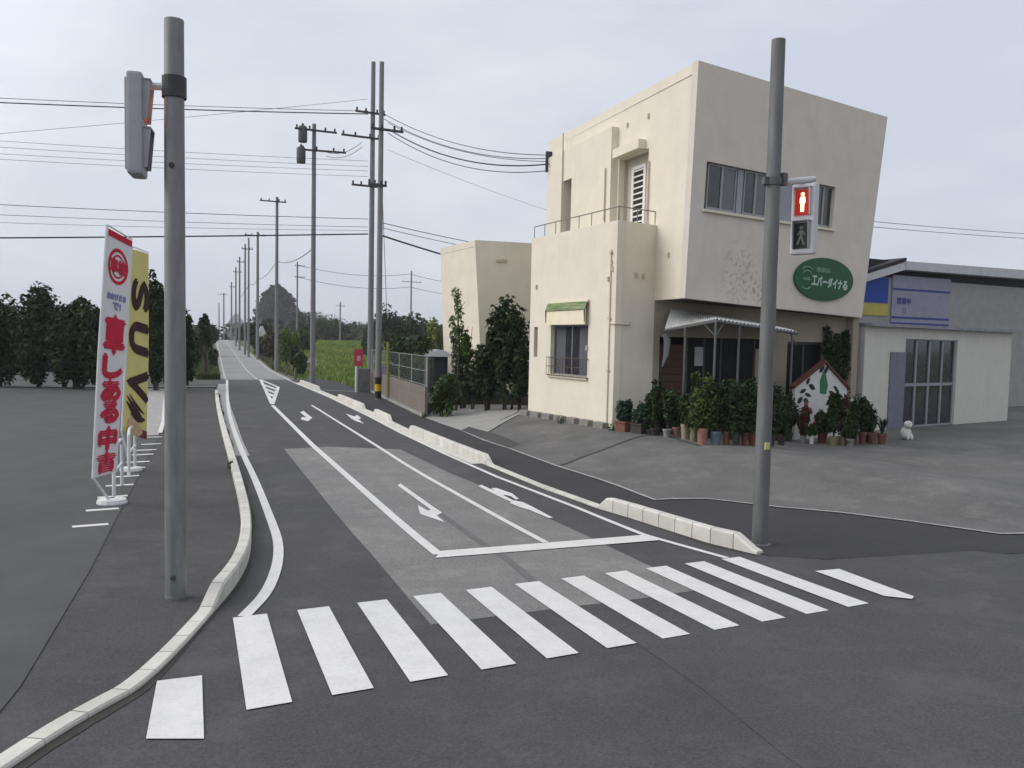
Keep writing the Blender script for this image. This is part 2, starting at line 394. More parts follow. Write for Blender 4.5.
# left pavement (flush dark asphalt), right pavement, car park
sheet('left_pavement', [(-45, 4.3)]+[(p.x-.12, p.y) for p in LKS]+[(G(217, 388).x-.2, G(217, 388).y), (-3.6, G(190, 388).y), (-4.2, 30), (-4.6, 18), (-5.5, 12), (-45, 11)], .02, ASPH_SIDE)
rp = [(p.x+.1, p.y) for p in RK]; rp = [(60, 9.0), (12.5, 10.0), (9.2, 10.5), (RK[0].x+.15, RK[0].y-.35)]+rp+[(LOT_LINE[-1][0], LOT_LINE[-1][1]+8)]
rp += [(x, y) for x, y in reversed(LOT_LINE)]
rp = [q for q in rp]
o_ = sheet('right_pavement', rp, .012, ASPH_PAVE); bm = bmesh.new(); bm.from_mesh(o_.data)
for v in bm.verts:
    if v.is_boundary and (v.co.y < RK[0].y-.1 or v.co.x > 15 and v.co.y < 9.9): v.co.z -= .04   # feather the edge into the carriageway
bm.to_mesh(o_.data); bm.free()
lot = [(x, y) for x, y in LOT_LINE[:17]]+[(G(425, 418).x, G(425, 418).y), (13, 40), (40, 44), (60, 30)]
sheet('car_park', lot, .022, ASPH_LOT, .4)
# concrete apron between hedge and house, slab joints and patches in the car park
ap = gpoly([(426, 418), (440, 424), (461, 431), (481, 437), (500, 425), (516, 416.5), (527, 412), (527, 404), (440, 404)])
sheet('concrete_apron', ap, .028, CONC_PALE, .4)
mb = MB(); drape_poly(mb, gpoly([(461, 431), (469, 427.5), (500, 436), (519, 444.5), (509, 449)]), .034, .3); mb.build('asphalt_patch', ASPH_SIDE)['kind'] = 'structure'
mb = MB()
for l_ in ([(482, 436), (500, 425.5), (516, 417), (526, 413)], [(500, 421), (516, 414), (527, 408)], [(560, 466.5), (580, 459), (599, 452), (622, 443.5), (640, 437.5), (662, 435), (700, 447)]):
    ribbon_mb(mb, [G(*a) for a in l_], .07, .031)
mb.build('slab_joints', mat('joint_tar', (.03, .03, .03), .9))['kind'] = 'structure'
mb = MB(); ribbon_mb(mb, LOT_LINE[1:17], .09, .03); struct(mb.build('pavement_edging', mat('edging', (.33, .32, .31), .9, .25, 8)))
mb = MB(); drape_poly(mb, gpoly([(556, 466), (580, 458), (600, 451.5), (640, 437), (655, 434.5), (612, 432), (590, 446), (575, 455)]), .026, .3); mb.build('worn_slab', mat('slab_old', (.118, .115, .110), .9, .22, 1.5, .3, 100, grain=.15))['kind'] = 'structure'
# older, paler lane surface and its seams, crossing street's older surface
mb = MB(); drape_poly(mb, gpoly([(284, 449), (330, 446.8), (400, 449.5), (453, 474.5), (480, 485.5), (587, 536), (656, 569), (700, 590), (640, 599), (572, 607), (500, 616), (431, 625), (372, 555)]), .004); struct(mb.build('old_lane_surface', ASPH_OLD))
mb = MB(); ribbon_mb(mb, [G(*a) for a in ((425, 502), (442, 515), (485, 545.5), (505, 558), (534, 582), (545, 590))], .13, .008); struct(mb.build('lane_seam', ASPH_SEAM))
mb = MB(); drape_poly(mb, gpoly([(690, 592), (640, 600), (574, 608), (612, 627), (651, 653), (706, 692), (790, 760), (1010, 900), (1500, 900), (1500, 690), (1060, 628), (905, 600), (850, 606)]), .004); struct(mb.build('crossing_street_surface', ASPH_MID))
# side street on the left beyond the pavement
ya, yb = G(200, 387).y, G(200, 373).y
sheet('side_street', [(-60, ya+.3), (G(217, 387).x, ya+.3), (G(216, 374).x, yb), (-60, yb)], .004, ASPH_MID, 1.0)
mb = MB(); ribbon_mb(mb, [(-40, ya), (G(216, 388).x, ya)], .5, .03, 2); struct(mb.build('side_street_kerb', CONC_GUT))

# concrete strips across the right pavement at the field entrance
mb = MB(); ribbon_mb(mb, [G(317, 390.2), G(354, 391.8)], .28, .03); struct(mb.build('pavement_strip', CONC_GUT))
# ---- markings
MK = .012
mb = MB(); X0, Y0, LL, SH, PT = .394, 9.9134, 2.7186, .14534, .72
for i in range(11):
    a = X0+PT*i; b = a+.375
    drape_poly(mb, [(a, Y0+SH*PT*i), (b, Y0+SH*(PT*i+.375)), (b, Y0+SH*(PT*i+.375)-LL), (a, Y0+SH*PT*i-LL)], MK)
drape_poly(mb, gpoly([(157, 682), (202, 676.5), (204, 740), (146, 740)]), MK)
drape_poly(mb, gpoly([(815, 572), (839, 569.8), (914, 597.5), (912, 600), (884, 597)]), MK+.004)
struct(mb.build('crosswalk', PAINT))
mb = MB(); ribbon_mb(mb, smooth_line([G(*a) for a in ((244, 617), (250, 611), (265, 595.5), (274, 577), (278.6, 559), (278.3, 541), (271.7, 521.7), (255.5, 480), (243, 454.7), (234.5, 432.8), (227.5, 408.6), (227, 380))], 2), .15, MK, .3); struct(mb.build('left_edge_line', PAINT))
mb = MB(); ribbon_mb(mb, [G(*a) for a in ((727, 558.5), (644.5, 535.4), (575.8, 507.6), (497.6, 477.4), (446.9, 455), (400, 432.8), (372, 418), (340, 402.5), (318, 392), (298, 384.5), (286, 379))], .12, MK); struct(mb.build('right_edge_line', PAINT))
mb = MB(); ribbon_mb(mb, [G(*a) for a in ((438.5, 555), (374, 500), (312, 445), (272.5, 405.5))], .17, MK)
T = gpoly([(260.4, 379.9), (278.3, 387.5), (272.3, 404.5)])
for i, (a, b) in enumerate(((0, 1), (1, 2), (2, 0))): ribbon_mb(mb, [T[a], T[b]], .2, MK+.004*(i+1))
for i, t in enumerate((.3, .5, .68)): p_ = T[0].lerp(T[2], t); q_ = T[1].lerp(T[2], (t-.12)/.88); ribbon_mb(mb, [p_, q_], .3, MK+.004*(i+4))
struct(mb.build('centre_line', PAINT))
mb = MB(); ribbon_mb(mb, smooth_line([G(*a) for a in ((546, 543), (478, 506), (413, 469.5), (383, 450), (347, 427.5), (311.5, 405.3))], 1), .12, MK); struct(mb.build('lane_line', PAINT))
mb = MB(); drape_poly(mb, gpoly([(435.5, 558.7), (659, 541), (648, 535.3), (441, 551.8)]), MK+.004); struct(mb.build('stop_line', PAINT))
def zz(pts, o, k): return [(o[0]+a*k, o[1]+b*k) for a, b in pts]
k1 = .17578
mb = MB()
drape_poly(mb, gpoly(zz([(175, 150), (215, 125), (800, 535), (720, 572), (835, 668), (490, 550), (458, 425), (600, 508), (640, 490)], (385, 475), .0716)), MK, .3)
k3 = .0879
drape_poly(mb, gpoly(zz([(93, 96), (130, 82), (330, 176), (485, 256), (455, 272), (300, 200)], (470, 478), k3)), MK, .3)
drape_poly(mb, gpoly(zz([(240, 121), (300, 120), (400, 155), (480, 182), (555, 243), (520, 252), (465, 215), (400, 200), (345, 205), (300, 172)], (470, 478), k3)), MK+.003, .3)
drape_poly(mb, gpoly(zz([(450, 292), (478, 260), (600, 283), (700, 330), (945, 462), (900, 466), (690, 378), (560, 338)], (470, 478), k3)), MK+.006, .3)
k2 = .1367
drape_poly(mb, gpoly(zz([(75, 312), (98, 300), (163, 352), (130, 377), (78, 362), (88, 346), (122, 350)], (290, 370), k2)), MK, .3)
drape_poly(mb, gpoly(zz([(408, 320), (470, 342), (492, 330), (522, 356), (500, 362), (542, 395), (480, 375), (450, 358)], (290, 370), k2)), MK, .3)
struct(mb.build('turn_arrows', PAINT))
mb = MB()
for a in ((153.5, 438), (152, 445), (147, 451), (143.6, 455.6), (139, 463), (134, 469), (127.5, 477.5), (121, 486.5), (114, 498), (104, 511), (92, 527)):
    p = G(*a); ribbon_mb(mb, [(p.x-.3, p.y-.05), (p.x+.25, p.y+.05)], .17, .032)
struct(mb.build('forecourt_ticks', PAINT))
mb = MB()
for f0, f1 in ((FL, .35), (FR, -.35)): ribbon_mb(mb, [(p.x+f1, p.y) for p in f0], .16, .012, 3)
ribbon_mb(mb, [((a.x*.5+b.x*.5), a.y) for a, b in zip(FL, FR)], .14, .012, 3); struct(mb.build('far_road_lines', mat('road_paint_worn', (.42, .42, .41), .8, .2, 2)))

# ---- kerbs made of blocks
def kerb(name, line, hs, wd, side, block=.5, m=KERBM):
    """line: foot points on the road side; hs(s)->height; side=+1 kerb lies left of travel direction"""
    ps = resample(line, .04); s = [0]
    for a, b in zip(ps, ps[1:]): s.append(s[-1]+(b-a).length)
    def P(t):
        t = max(0, min(s[-1], t)); lo = 0; hi = len(s)-1
        while hi-lo > 1:
            md = (lo+hi)//2
            if s[md] <= t: lo = md
            else: hi = md
        u = (t-s[lo])/max(1e-9, s[hi]-s[lo]); p = ps[lo].lerp(ps[hi], u)
        a = ps[max(0, lo-6)]; b = ps[min(len(ps)-1, hi+6)]; d = (b-a).normalized(); return p, Vector((-d.y, d.x, 0))*side
    mb = MB(); t = 0
    while t < s[-1]-.05:
        e = min(s[-1], t+block); q = t+.009; k = 5; vs = []; fs = []
        for i in range(k):
            u = q+(e-.009-q)*i/(k-1); p, n = P(u); h = max(.02, hs(u, s[-1])); c = min(.03, h*.4)
            for off, z in ((0, -.1), (0, h-c), (c*.7, h), (wd-c*.7, h), (wd, h-c), (wd, -.1)):
                x = p+n*off; vs.append((x.x, x.y, gz(p.x, p.y)+z))
        for i in range(k-1):
            for j in range(5): fs.append((i*6+j, i*6+j+1, (i+1)*6+j+1, (i+1)*6+j))
        fs.append(tuple(range(5, -1, -1))); fs.append(tuple((k-1)*6+j for j in range(6)))
        mb.add(vs, fs); t = e
    return struct(mb.build(name, m))
def arclen(line, P):
    ps = resample(line, .04); best = (1e9, 0); s = 0
    for i, p in enumerate(ps):
        if i: s += (p-ps[i-1]).length
        d = (p.x-P.x)**2+(p.y-P.y)**2
        if d < best[0]: best = (d, s)
    return best[1]
sA = arclen(LKS, G(213, 614)); sB = sA+.62; sC = arclen(LKS, G(234, 457))
def hl(s, T):
    if s < sA: return .05
    if s < sB: return .05+(.24-.05)*(s-sA)/(sB-sA)
    return .24-(.05*sst((s-sB-2)/3))
kerb('left_kerb', LKS, hl, .17, 1)
sg = []
for a, b in (((756, 555), (597, 508.5)), ((489, 466.5), (408, 432)), ((389, 422.5), (373, 414.5)), ((361, 410), (337, 398.7)), ((319, 391), (299, 383.5))):
    sg.append((arclen(RK, G(*a)), arclen(RK, G(*b))))
def hr(s, T):
    h = .05
    for a, b in sg:
        if a <= s <= b: h = max(h, min(.27, .02+(s-a)*.55, .05+(b-s)*.75))
    return h
kerb('right_kerb', RK, hr, .17, -1, .48)
# gutter along the far part of both kerbs
mb = MB(); ribbon_mb(mb, [G(*a) for a in ((238, 456), (232, 440), (228.5, 425), (224, 408), (222, 395), (223, 384))], .62, .006); struct(mb.build('left_gutter', CONC_GUT))
mb = MB(); ribbon_mb(mb, [(p.x-.16, p.y) for p in RK[6:]], .3, .009); struct(mb.build('right_gutter', KERBM))
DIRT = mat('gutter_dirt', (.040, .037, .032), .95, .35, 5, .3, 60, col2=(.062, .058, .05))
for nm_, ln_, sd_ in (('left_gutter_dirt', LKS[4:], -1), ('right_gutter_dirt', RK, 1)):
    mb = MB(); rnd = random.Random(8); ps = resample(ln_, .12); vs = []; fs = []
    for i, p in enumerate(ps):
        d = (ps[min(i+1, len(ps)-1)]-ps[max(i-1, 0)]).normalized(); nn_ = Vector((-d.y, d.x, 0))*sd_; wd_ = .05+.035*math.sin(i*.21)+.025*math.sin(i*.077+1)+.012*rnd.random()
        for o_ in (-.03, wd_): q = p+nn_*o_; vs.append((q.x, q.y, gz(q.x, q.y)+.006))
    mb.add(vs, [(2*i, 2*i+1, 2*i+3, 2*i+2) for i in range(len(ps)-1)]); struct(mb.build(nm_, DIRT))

# ================================================================== BUILDINGS
CREAM = plaster('plaster_cream', (.715, .65, .535), .12)
ZG = -.02                                    # floor level of the house
C1 = at_z(612, 430, ZG); C2 = at_z(528, 414, ZG)
FD = ray(1720, 366.8); FD = Vector((FD.x, FD.y, 0)).normalized()
Z3 = Vector((0, 0, 1))
class Wall:
    def __init__(s, P, e, f=Z3, n=None):
        s.P = Vector(P); s.e = Vector(e).normalized(); s.f = Vector(f).normalized(); s.n = s.e.cross(s.f).normalized() if n is None else Vector(n)
        if s.n.dot(CAMP-s.P) < 0: s.n = -s.n
    def ab(s, px, py, d=0):
        q = at_plane(px, py, s.P+s.n*d, s.n)-s.P-s.n*d; return (q.dot(s.e), q.dot(s.f))
    def pt(s, a, b, d=0): return s.P+s.e*a+s.f*b+s.n*d
    def rect(s, tl, br, d=0):
        a0, b1 = s.ab(*tl, d); a1, b0 = s.ab(*br, d); return (min(a0, a1), min(b0, b1), max(a0, a1), max(b0, b1))
    def slab(s, mb, r, t, d=0, holes=()):
        """box on the wall: rect r=(a0,b0,a1,b1), from depth d to d+t along the outward normal"""
        poly = [(r[0], r[1]), (r[2], r[1]), (r[2], r[3]), (r[0], r[3])]
        hs = [[(h[0], h[1]), (h[2], h[1]), (h[2], h[3]), (h[0], h[3])] for h in holes]
        return mb.prism(poly, s.e, s.f, s.n, t, s.P+s.n*d, hs)
def rpoly(r): return [(r[0], r[1]), (r[2], r[1]), (r[2], r[3]), (r[0], r[3])]
GLASS = mat('window_glass', (.035, .037, .042), .08, .3, 3, spec=.6)
FRAMEM = mat('window_frame_alu', (.30, .30, .31), .45, .06, 5, metal=.3)
CURT = mat('curtain', (.10, .10, .115), .9, .25, 14, stretch=(1, 1, .05))
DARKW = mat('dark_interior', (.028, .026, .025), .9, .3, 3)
BROWN = mat('brown_boards', (.075, .038, .024), .7, .3, 10, stretch=(1, 1, 6))
PIPEM = mat('drain_pipe', (.50, .43, .34), .6, .15, 5)
RUSTM = mat('rusty_iron', (.10, .075, .06), .8, .3, 20)
WHITEP = mat('white_paint', (.72, .71, .68), .5, .05, 6)
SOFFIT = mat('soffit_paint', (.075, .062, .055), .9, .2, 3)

house = thing('cafe_house', C1, 'two-storey cream rendered house with an overhanging upper floor beside the car park', 'house')
# --- lower balcony block
WL = Wall(C1, C2-C1); lenL = (C2-C1).length
zt1 = z_at(C1, 220)-ZG
J = at_plane(657, 224, C1, Vector((-FD.y, FD.x, 0))); J.z = ZG
WR = Wall(C1, FD); lenR = (J-C1).length
mb = MB(); win = WL.rect((551, 325), (587, 377.5)); slit = WL.rect((534.2, 327), (537.2, 357))
WL.slab(mb, (0, -.6, lenL, zt1), -.25, 0, [win, slit])
WR.slab(mb, (.0, -.6, lenR+.3, zt1-.002), -.25, -.0)
back = C2+FD*(lenR+.2)
mb.prism([(0, -.6), (lenR+.2, -.6), (lenR+.2, zt1-.004), (0, zt1-.004)], FD, Z3, Vector((FD.y, -FD.x, 0)), .22, C2+Vector((0, -.03, 0)))
mb.prism([(0, 0), (lenL-.1, 0), (lenL-.1, lenR), (0, lenR)], WL.e, FD, Z3, .2, C1+Z3*(zt1-1.0)+WL.e*.05+FD*.05)
lower = mb.build('wall', CREAM, house)
mb = MB()
WL.slab(mb, (win[0]-.0, win[1], win[2], win[3]), .05, -.2, [(win[0]+.05, win[1]+.05, (win[0]+win[2])/2-.02, win[3]-.05), ((win[0]+win[2])/2+.02, win[1]+.05, win[2]-.05, win[3]-.05)])
wf = mb.build('window', FRAMEM, house)
mb = MB(); WL.slab(mb, win, .012, -.218); mb.build('pane', GLASS, wf)
for r_ in ((win[0]+.1, win[1], win[0]+(win[2]-win[0])*.33, win[3]), (win[2]-(win[2]-win[0])*.3, win[1], win[2]-.1, win[3])):
    mb = MB(); WL.slab(mb, r_, .004, -.2); mb.build('curtain', CURT, wf)
# iron window guard on the lower half
mb = MB(); gr = WL.rect((548.5, 357), (588, 378)); 
for b in (gr[1], (gr[1]+gr[3])/2, gr[3]): mb.tube([WL.pt(gr[0], b, .09), WL.pt(gr[2], b, .09)], .015, 6); 
for a in (gr[0], gr[2]):
    for b in (gr[1], gr[3]): mb.tube([WL.pt(a, b, .0), WL.pt(a, b, .09)], .015, 6)
for i in range(15):
    a = gr[0]+(gr[2]-gr[0])*i/14; mb.tube([WL.pt(a, gr[1], .09), WL.pt(a, gr[3], .09)], .009, 5)
mb.build('window_guard', RUSTM, house)
mb = MB(); WL.slab(mb, slit, .02, -.18); mb.build('slit_window', GLASS, house)
mb = MB(); WL.slab(mb, (win[0]-.06, win[1]-.1, win[2]+.06, win[1]-.003), .08, .002); mb.build('sill', plaster('plaster_sill', (.5, .43, .34), .4), house)
# awning: green-striped valance over a cream drop
aw = WL.rect((550, 303), (589, 325)); GREEN_AW = mat('awning_green', (.035, .09, .03), .9, .15, 4, stretch=(.3, .3, 9), col2=(.34, .38, .2))
mb = MB(); n = 12; h1 = aw[3]-aw[1]
for i in range(n):
    a0 = aw[0]+(aw[2]-aw[0])*i/n; a1 = aw[0]+(aw[2]-aw[0])*(i+1)/n
    mb.add([WL.pt(a0, aw[3], .08), WL.pt(a1, aw[3], .08), WL.pt(a1, aw[3]-h1*.36, .2+.015*(i % 2)), WL.pt(a0, aw[3]-h1*.36, .2+.015*(i % 2)),
            WL.pt(a0, aw[3]-.03, .08), WL.pt(a1, aw[3]-.03, .08), WL.pt(a1, aw[3]-h1*.36-.02, .19), WL.pt(a0, aw[3]-h1*.36-.02, .19)], [(0, 1, 2, 3), (7, 6, 5, 4)])
awn = mb.build('awning', GREEN_AW, house)
mb = MB(); WL.slab(mb, (aw[0], aw[1]+.02, aw[2], aw[3]-h1*.33), .02, .15); WL.slab(mb, (aw[0], aw[3]-.05, aw[2], aw[3]+.02), .06, .03); mb.build('awning_drop', mat('awning_cream', (.78, .70, .52), .85, .06, 3), awn)
for a in (aw[0]+.03, aw[2]-.03):
    mb = MB(); mb.tube([WL.pt(a, aw[3]+.03, .02), WL.pt(a, aw[3]-h1*.4, .2), WL.pt(a, aw[1]+.1, .17)], .02, 6); mb.build('awning_arm', RUSTM, awn)
# drain pipe, conduit, wall fittings
mb = MB(); a0 = WL.ab(611.5, 300)[0]; b0 = WL.ab(611, 250)[1]
mb.tube([WL.pt(a0, b0, .05), WL.pt(a0, .0, .05)], .035, 8)
for b in (b0-.1, b0*.62, b0*.33): WL.slab(mb, (a0-.07, b-.03, a0+.07, b+.03), .1, .001)
mb.build('drain_pipe', PIPEM, house)
mb = MB(); c0 = WL.ab(610, 323); mb.tube([WL.pt(a0, c0[1], .07), WL.pt(.0, c0[1]-.04, .07), WR.pt(.06, c0[1]-.04, .06), WR.pt(.62, c0[1]-.05, .05), WR.pt(.68, c0[1]+.05, .03)], .022, 6); mb.build('conduit', PIPEM, house)
for px, py in ((537, 287), (609, 279), (587.5, 348), (613, 263), (613.5, 269)):
    mb = MB(); a, b = WL.ab(px, py); WL.slab(mb, (a-.04, b-.08, a+.04, b+.08), .06, .001); mb.build('wall_fitting', PIPEM, house)
for px, py in ((636, 275), (643, 276)):
    mb = MB(); a, b = WR.ab(px, py); WR.slab(mb, (a-.05, b-.08, a+.05, b+.08), .05, .001); mb.build('wall_fitting', PIPEM, house)
# --- upper block
fn = Vector((FD.y, -FD.x, 0))
XW = J.x-.004
M1 = at_x(685, 298, XW); M2 = at_plane(862, 318, M1, fn)
ZT = (at_x(637, 94, XW).z+at_x(600, 114, XW).z)/2
T1r = at_z(703, 61, ZT); T2r = at_z(888, 112, ZT)
T1 = Vector((XW, T1r.y, ZT)); lean = (T1-M1).dot(fn)
tilt_f = (Z3*(ZT-M1.z)+fn*lean).normalized()
WF = Wall(M1, FD, tilt_f, FD.cross(tilt_f))
T2 = at_plane(888, 112, WF.P, WF.n); T2.z = ZT
a_t2 = (T2-M1).dot(FD); lenT = (ZT-M1.z)/tilt_f.z
YB = at_x(549, 137, XW).y
m2 = ((M2-M1).dot(FD), (M2-M1).dot(tilt_f))
STW = plaster('plaster_front', (.665, .60, .53), .1, [(tuple(at_plane(740, 272, M1, WF.n)), (1.2, 1.4), (.30, .21, .15), .5), (tuple(at_plane(760, 292, M1, WF.n)), (.9, .8), (.24, .14, .09), .55)])
band = WF.rect((707, 160), (835, 228)); bt = WF.ab(707, 161)[1]; bb = WF.ab(705, 209)[1]
e1 = WF.ab(836, 184)[0]; band = (band[0], bb, e1, bt)
front_poly = [(0, 0), (m2[0], m2[1]), (a_t2, lenT), ((T1-M1).dot(FD), lenT)]
mb = MB(); mb.prism(front_poly, WF.e, WF.f, WF.n, -.25, WF.P, [rpoly(band)]); mb.build('wall', STW, house)
# left face (faces the road)
WU = Wall((XW, M1.y, 0), (0, 1, 0)); WU.n = Vector((-1, 0, 0))
door = WU.rect((619.5, 160), (646.5, 226)); slot = WU.rect((569.5, 182), (576.5, 231))
zb = M1.z
pan = WU.rect((554, 131), (618, 235)); pa0, pa1 = WU.ab(617.5, 170)[0], WU.ab(554, 170)[0]; pz1 = WU.ab(617, 128)[1]
mb = MB(); mb.prism([(.1, zb-0), (YB-M1.y, zb+0), (YB-M1.y, ZT), (T1.y-M1.y+.1, ZT)], WU.e, WU.f, WU.n, -.22, WU.P, [rpoly(door), rpoly(slot)])
sideL = mb.build('wall', CREAM, house)
mb = MB(); mb.prism([(pa0, zb+.3), (pa1, zb+.3), (pa1, pz1+.0), (pa0, pz1)], WU.e, WU.f, WU.n, .28, WU.P+WU.n*.002, [rpoly(slot)]); mb.build('wall_panel', CREAM, house)
# right and rear faces, roof, soffit
B1 = Vector((XW, YB, ZT)); B2 = Vector((T2.x+.1, T2.y+9, ZT)); b1 = Vector((XW, YB, zb)); b2 = Vector((M2.x-.2, M2.y+9, M2.z))
mb = MB(); mb.add([M2-WF.n*.12, T2-WF.n*.12-Z3*.02, B2, b2], [(0, 1, 2, 3)]); mb.add([B1, b1, b2, B2], [(0, 1, 2, 3)]); mb.build('wall', CREAM, house)
mb = MB(); dz = -Z3*.35; mb.add([T1+dz-WF.n*.1, T2+dz-WF.n*.1, B2+dz, B1+dz], [(0, 1, 2, 3)]); mb.build('roof', CONC, house)
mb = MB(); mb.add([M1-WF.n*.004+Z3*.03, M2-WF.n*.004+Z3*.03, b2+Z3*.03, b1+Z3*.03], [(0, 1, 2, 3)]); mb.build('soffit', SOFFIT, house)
# door recess with louvred door
mb = MB(); dr = .35; WU.slab(mb, (door[0]-.05, door[1], door[2]+.05, door[3]+.05), -.04, -dr)
WU.slab(mb, (door[0]-.04, door[1], door[0], door[3]), dr-.22, -dr); WU.slab(mb, (door[2], door[1], door[2]+.04, door[3]), dr-.22, -dr); WU.slab(mb, (door[0], door[3], door[2], door[3]+.04), dr-.22, -dr)
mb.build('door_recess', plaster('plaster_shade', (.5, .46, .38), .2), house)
ld = WU.rect((631.5, 168), (643.5, 230), -.3)
mb = MB(); WU.slab(mb, ld, .04, -dr, [(ld[0]+.16, ld[1]+.1, ld[2]-.16, ld[3]-.12)]); ldo = mb.build('louvre_door', WHITEP, house)
mb = MB(); nl = 11
for i in range(nl):
    z = ld[1]+.15+(ld[3]-ld[1]-.32)*i/(nl-1); WU.slab(mb, (ld[0]+.16, z-.028, ld[2]-.16, z+.028), .02, -dr+.012)
mb.build('slat', WHITEP, ldo)
mb = MB(); WU.slab(mb, (ld[0]+.14, ld[1]+.1, ld[2]-.14, ld[3]-.1), .006, -dr+.002); mb.build('louvre_back', DARKW, ldo)
mb = MB(); r_ = WU.rect((620.8, 177), (624.5, 201), -.3); WU.slab(mb, r_, .02, -dr); mb.build('slit_window', GLASS, house)
mb = MB(); hd = WU.rect((620, 149), (645.5, 160)); WU.slab(mb, (hd[0], door[3]+.02, hd[2], door[3]+.34), .3, .003); mb.build('door_hood', CREAM, house)
mb = MB(); WU.slab(mb, (slot[0]-.02, slot[1], slot[2]+.02, slot[3]), .02, -.2); mb.build('slit_window', GLASS, house)
for px, y0, y1, d in ((562, 133, 238, .33), (604.5, 168, 221, .33), (647.8, 161, 226, .05)):
    mb = MB(); a = WU.ab(px, (y0+y1)/2, d)[0]; mb.tube([WU.pt(a, z_at(WU.pt(a, 0, d), y0), d), WU.pt(a, z_at(WU.pt(a, 0, d), y1), d)], .03, 7); mb.build('rain_pipe', PIPEM, house)
for px, py in ((628, 125), (649, 116), (669, 255)):
    mb = MB(); a, b = WU.ab(px, py); WU.slab(mb, (a-.04, b-.08, a+.04, b+.08), .05, .002); mb.build('wall_fitting', PIPEM, house)
# balcony railing
mb = MB(); zr = ZG+zt1; rh = z_at(C1, 205.5)-zr
cA = C2+Z3*(zr-ZG)+FD*.12; cB = C1+Z3*(zr-ZG)+FD*.12+WL.e*.12; cC = J+Z3*(zr-ZG)+WL.e*.12
mb.tube([cA+Z3*rh, cB+Z3*rh, cC+Z3*rh], .02, 6)
for p, q, n in ((cA, cB, 7), (cB, cC, 2)):
    for i in range(n+1): mb.tube([p.lerp(q, i/n), p.lerp(q, i/n)+Z3*rh], .016, 6)
mb.build('balcony_rail', mat('rail_iron', (.22, .20, .18), .6, .2, 8), house)
# window band on the front
WFd = Wall(WF.P, WF.e, WF.f, WF.n)
mb = MB(); WF.slab(mb, (band[0]-.03, band[1]-.03, band[2]+.03, band[3]+.03), -.03, -.22); mb.build('band_back', plaster('plaster_band', (.30, .30, .33), .1), house)
def wx(px): return WF.ab(px, 195, -.1)[0]
mb = MB(); WF.slab(mb, (band[0]-.08, band[1]-.09, band[2]+.08, band[1]-.003), .1, .002); mb.build('sill', CREAM, house)
def sash(x0, x1, parts, curt=True):
    mb = MB(); r = (wx(x0), band[1]+.02, wx(x1), band[3]-.02); n = parts; holes = []
    for i in range(n):
        a = r[0]+(r[2]-r[0])*i/n; b = r[0]+(r[2]-r[0])*(i+1)/n; holes.append((a+.05, r[1]+.09, b-.05, r[3]-.05))
    WF.slab(mb, r, .06, -.18, holes); o = mb.build('window', FRAMEM, house)
    mb = MB()
    for h in holes: WF.slab(mb, (h[0]-.01, h[1]-.01, h[2]+.01, h[3]+.01), .008, -.16)
    mb.build('pane', GLASS, o)
    if curt:
        mb = MB(); h = holes[-1]; WF.slab(mb, (h[0], h[1], h[2], h[3]), .004, -.149); mb.build('curtain', mat('curtain_grey', (.13, .13, .145), .35, .3, 16, stretch=(6, 6, .05), spec=.5), o)
sash(707, 736, 2); sash(744, 767, 2); sash(813, 835.5, 2, False)
for x0_, x1_ in ((737.5, 743), (770, 811)):
    mb = MB(); WF.slab(mb, (wx(x0_), band[1]+.012, wx(x1_), band[3]-.012), .06, -.19); mb.build('window_panel', mat('grey_panel', (.31, .32, .36), .6, .06, 3), house)
# ground floor set back under the overhang
GE = Vector((M2.x, M2.y, 0))-fn*.42; GJ = Vector((J.x, J.y, ZG)); GE = GE-Vector((GJ.x, GJ.y, 0)); lenG = GE.length; GE.normalize()
WG = Wall(GJ, GE)
op1 = WG.rect((667, 333), (764, 440)); op2 = WG.rect((786, 341), (823, 440))
op1 = (.25, -.8, WG.ab(764, 380)[0], WG.ab(715, 338)[1]); op2 = (WG.ab(786, 380)[0], -.8, WG.ab(823, 380)[0], WG.ab(805, 342)[1])
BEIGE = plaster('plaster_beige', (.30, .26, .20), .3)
mb = MB(); WG.slab(mb, (0, -.6, lenG+.05, M2.z-ZG+.02), -.2, 0); mb.v = []; mb.f = []
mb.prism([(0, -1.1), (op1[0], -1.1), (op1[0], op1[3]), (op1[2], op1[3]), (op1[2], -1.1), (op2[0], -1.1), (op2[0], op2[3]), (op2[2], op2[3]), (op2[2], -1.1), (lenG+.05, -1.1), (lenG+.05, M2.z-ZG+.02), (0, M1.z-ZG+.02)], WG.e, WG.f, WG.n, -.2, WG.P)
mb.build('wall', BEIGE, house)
fr = .30
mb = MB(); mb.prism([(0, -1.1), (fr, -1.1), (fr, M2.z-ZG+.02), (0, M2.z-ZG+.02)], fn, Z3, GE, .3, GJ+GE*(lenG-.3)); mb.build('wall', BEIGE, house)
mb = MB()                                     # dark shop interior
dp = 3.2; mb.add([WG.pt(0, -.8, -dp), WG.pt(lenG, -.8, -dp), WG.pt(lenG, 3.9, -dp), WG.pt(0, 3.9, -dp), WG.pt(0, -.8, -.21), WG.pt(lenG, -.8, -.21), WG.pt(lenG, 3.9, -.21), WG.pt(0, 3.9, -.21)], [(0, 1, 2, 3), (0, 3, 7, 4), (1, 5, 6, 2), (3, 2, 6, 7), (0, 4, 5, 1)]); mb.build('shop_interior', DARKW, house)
mb = MB(); rr = (op1[0], .55, WG.ab(688, 370)[0], WG.ab(680, 344)[1])
for i in range(9):
    z = rr[1]+(rr[3]-rr[1])*i/9; WG.slab(mb, (rr[0], z, rr[2], z+(rr[3]-rr[1])/9-.02), .03, -.16)
mb.build('timber_boarding', BROWN, house)
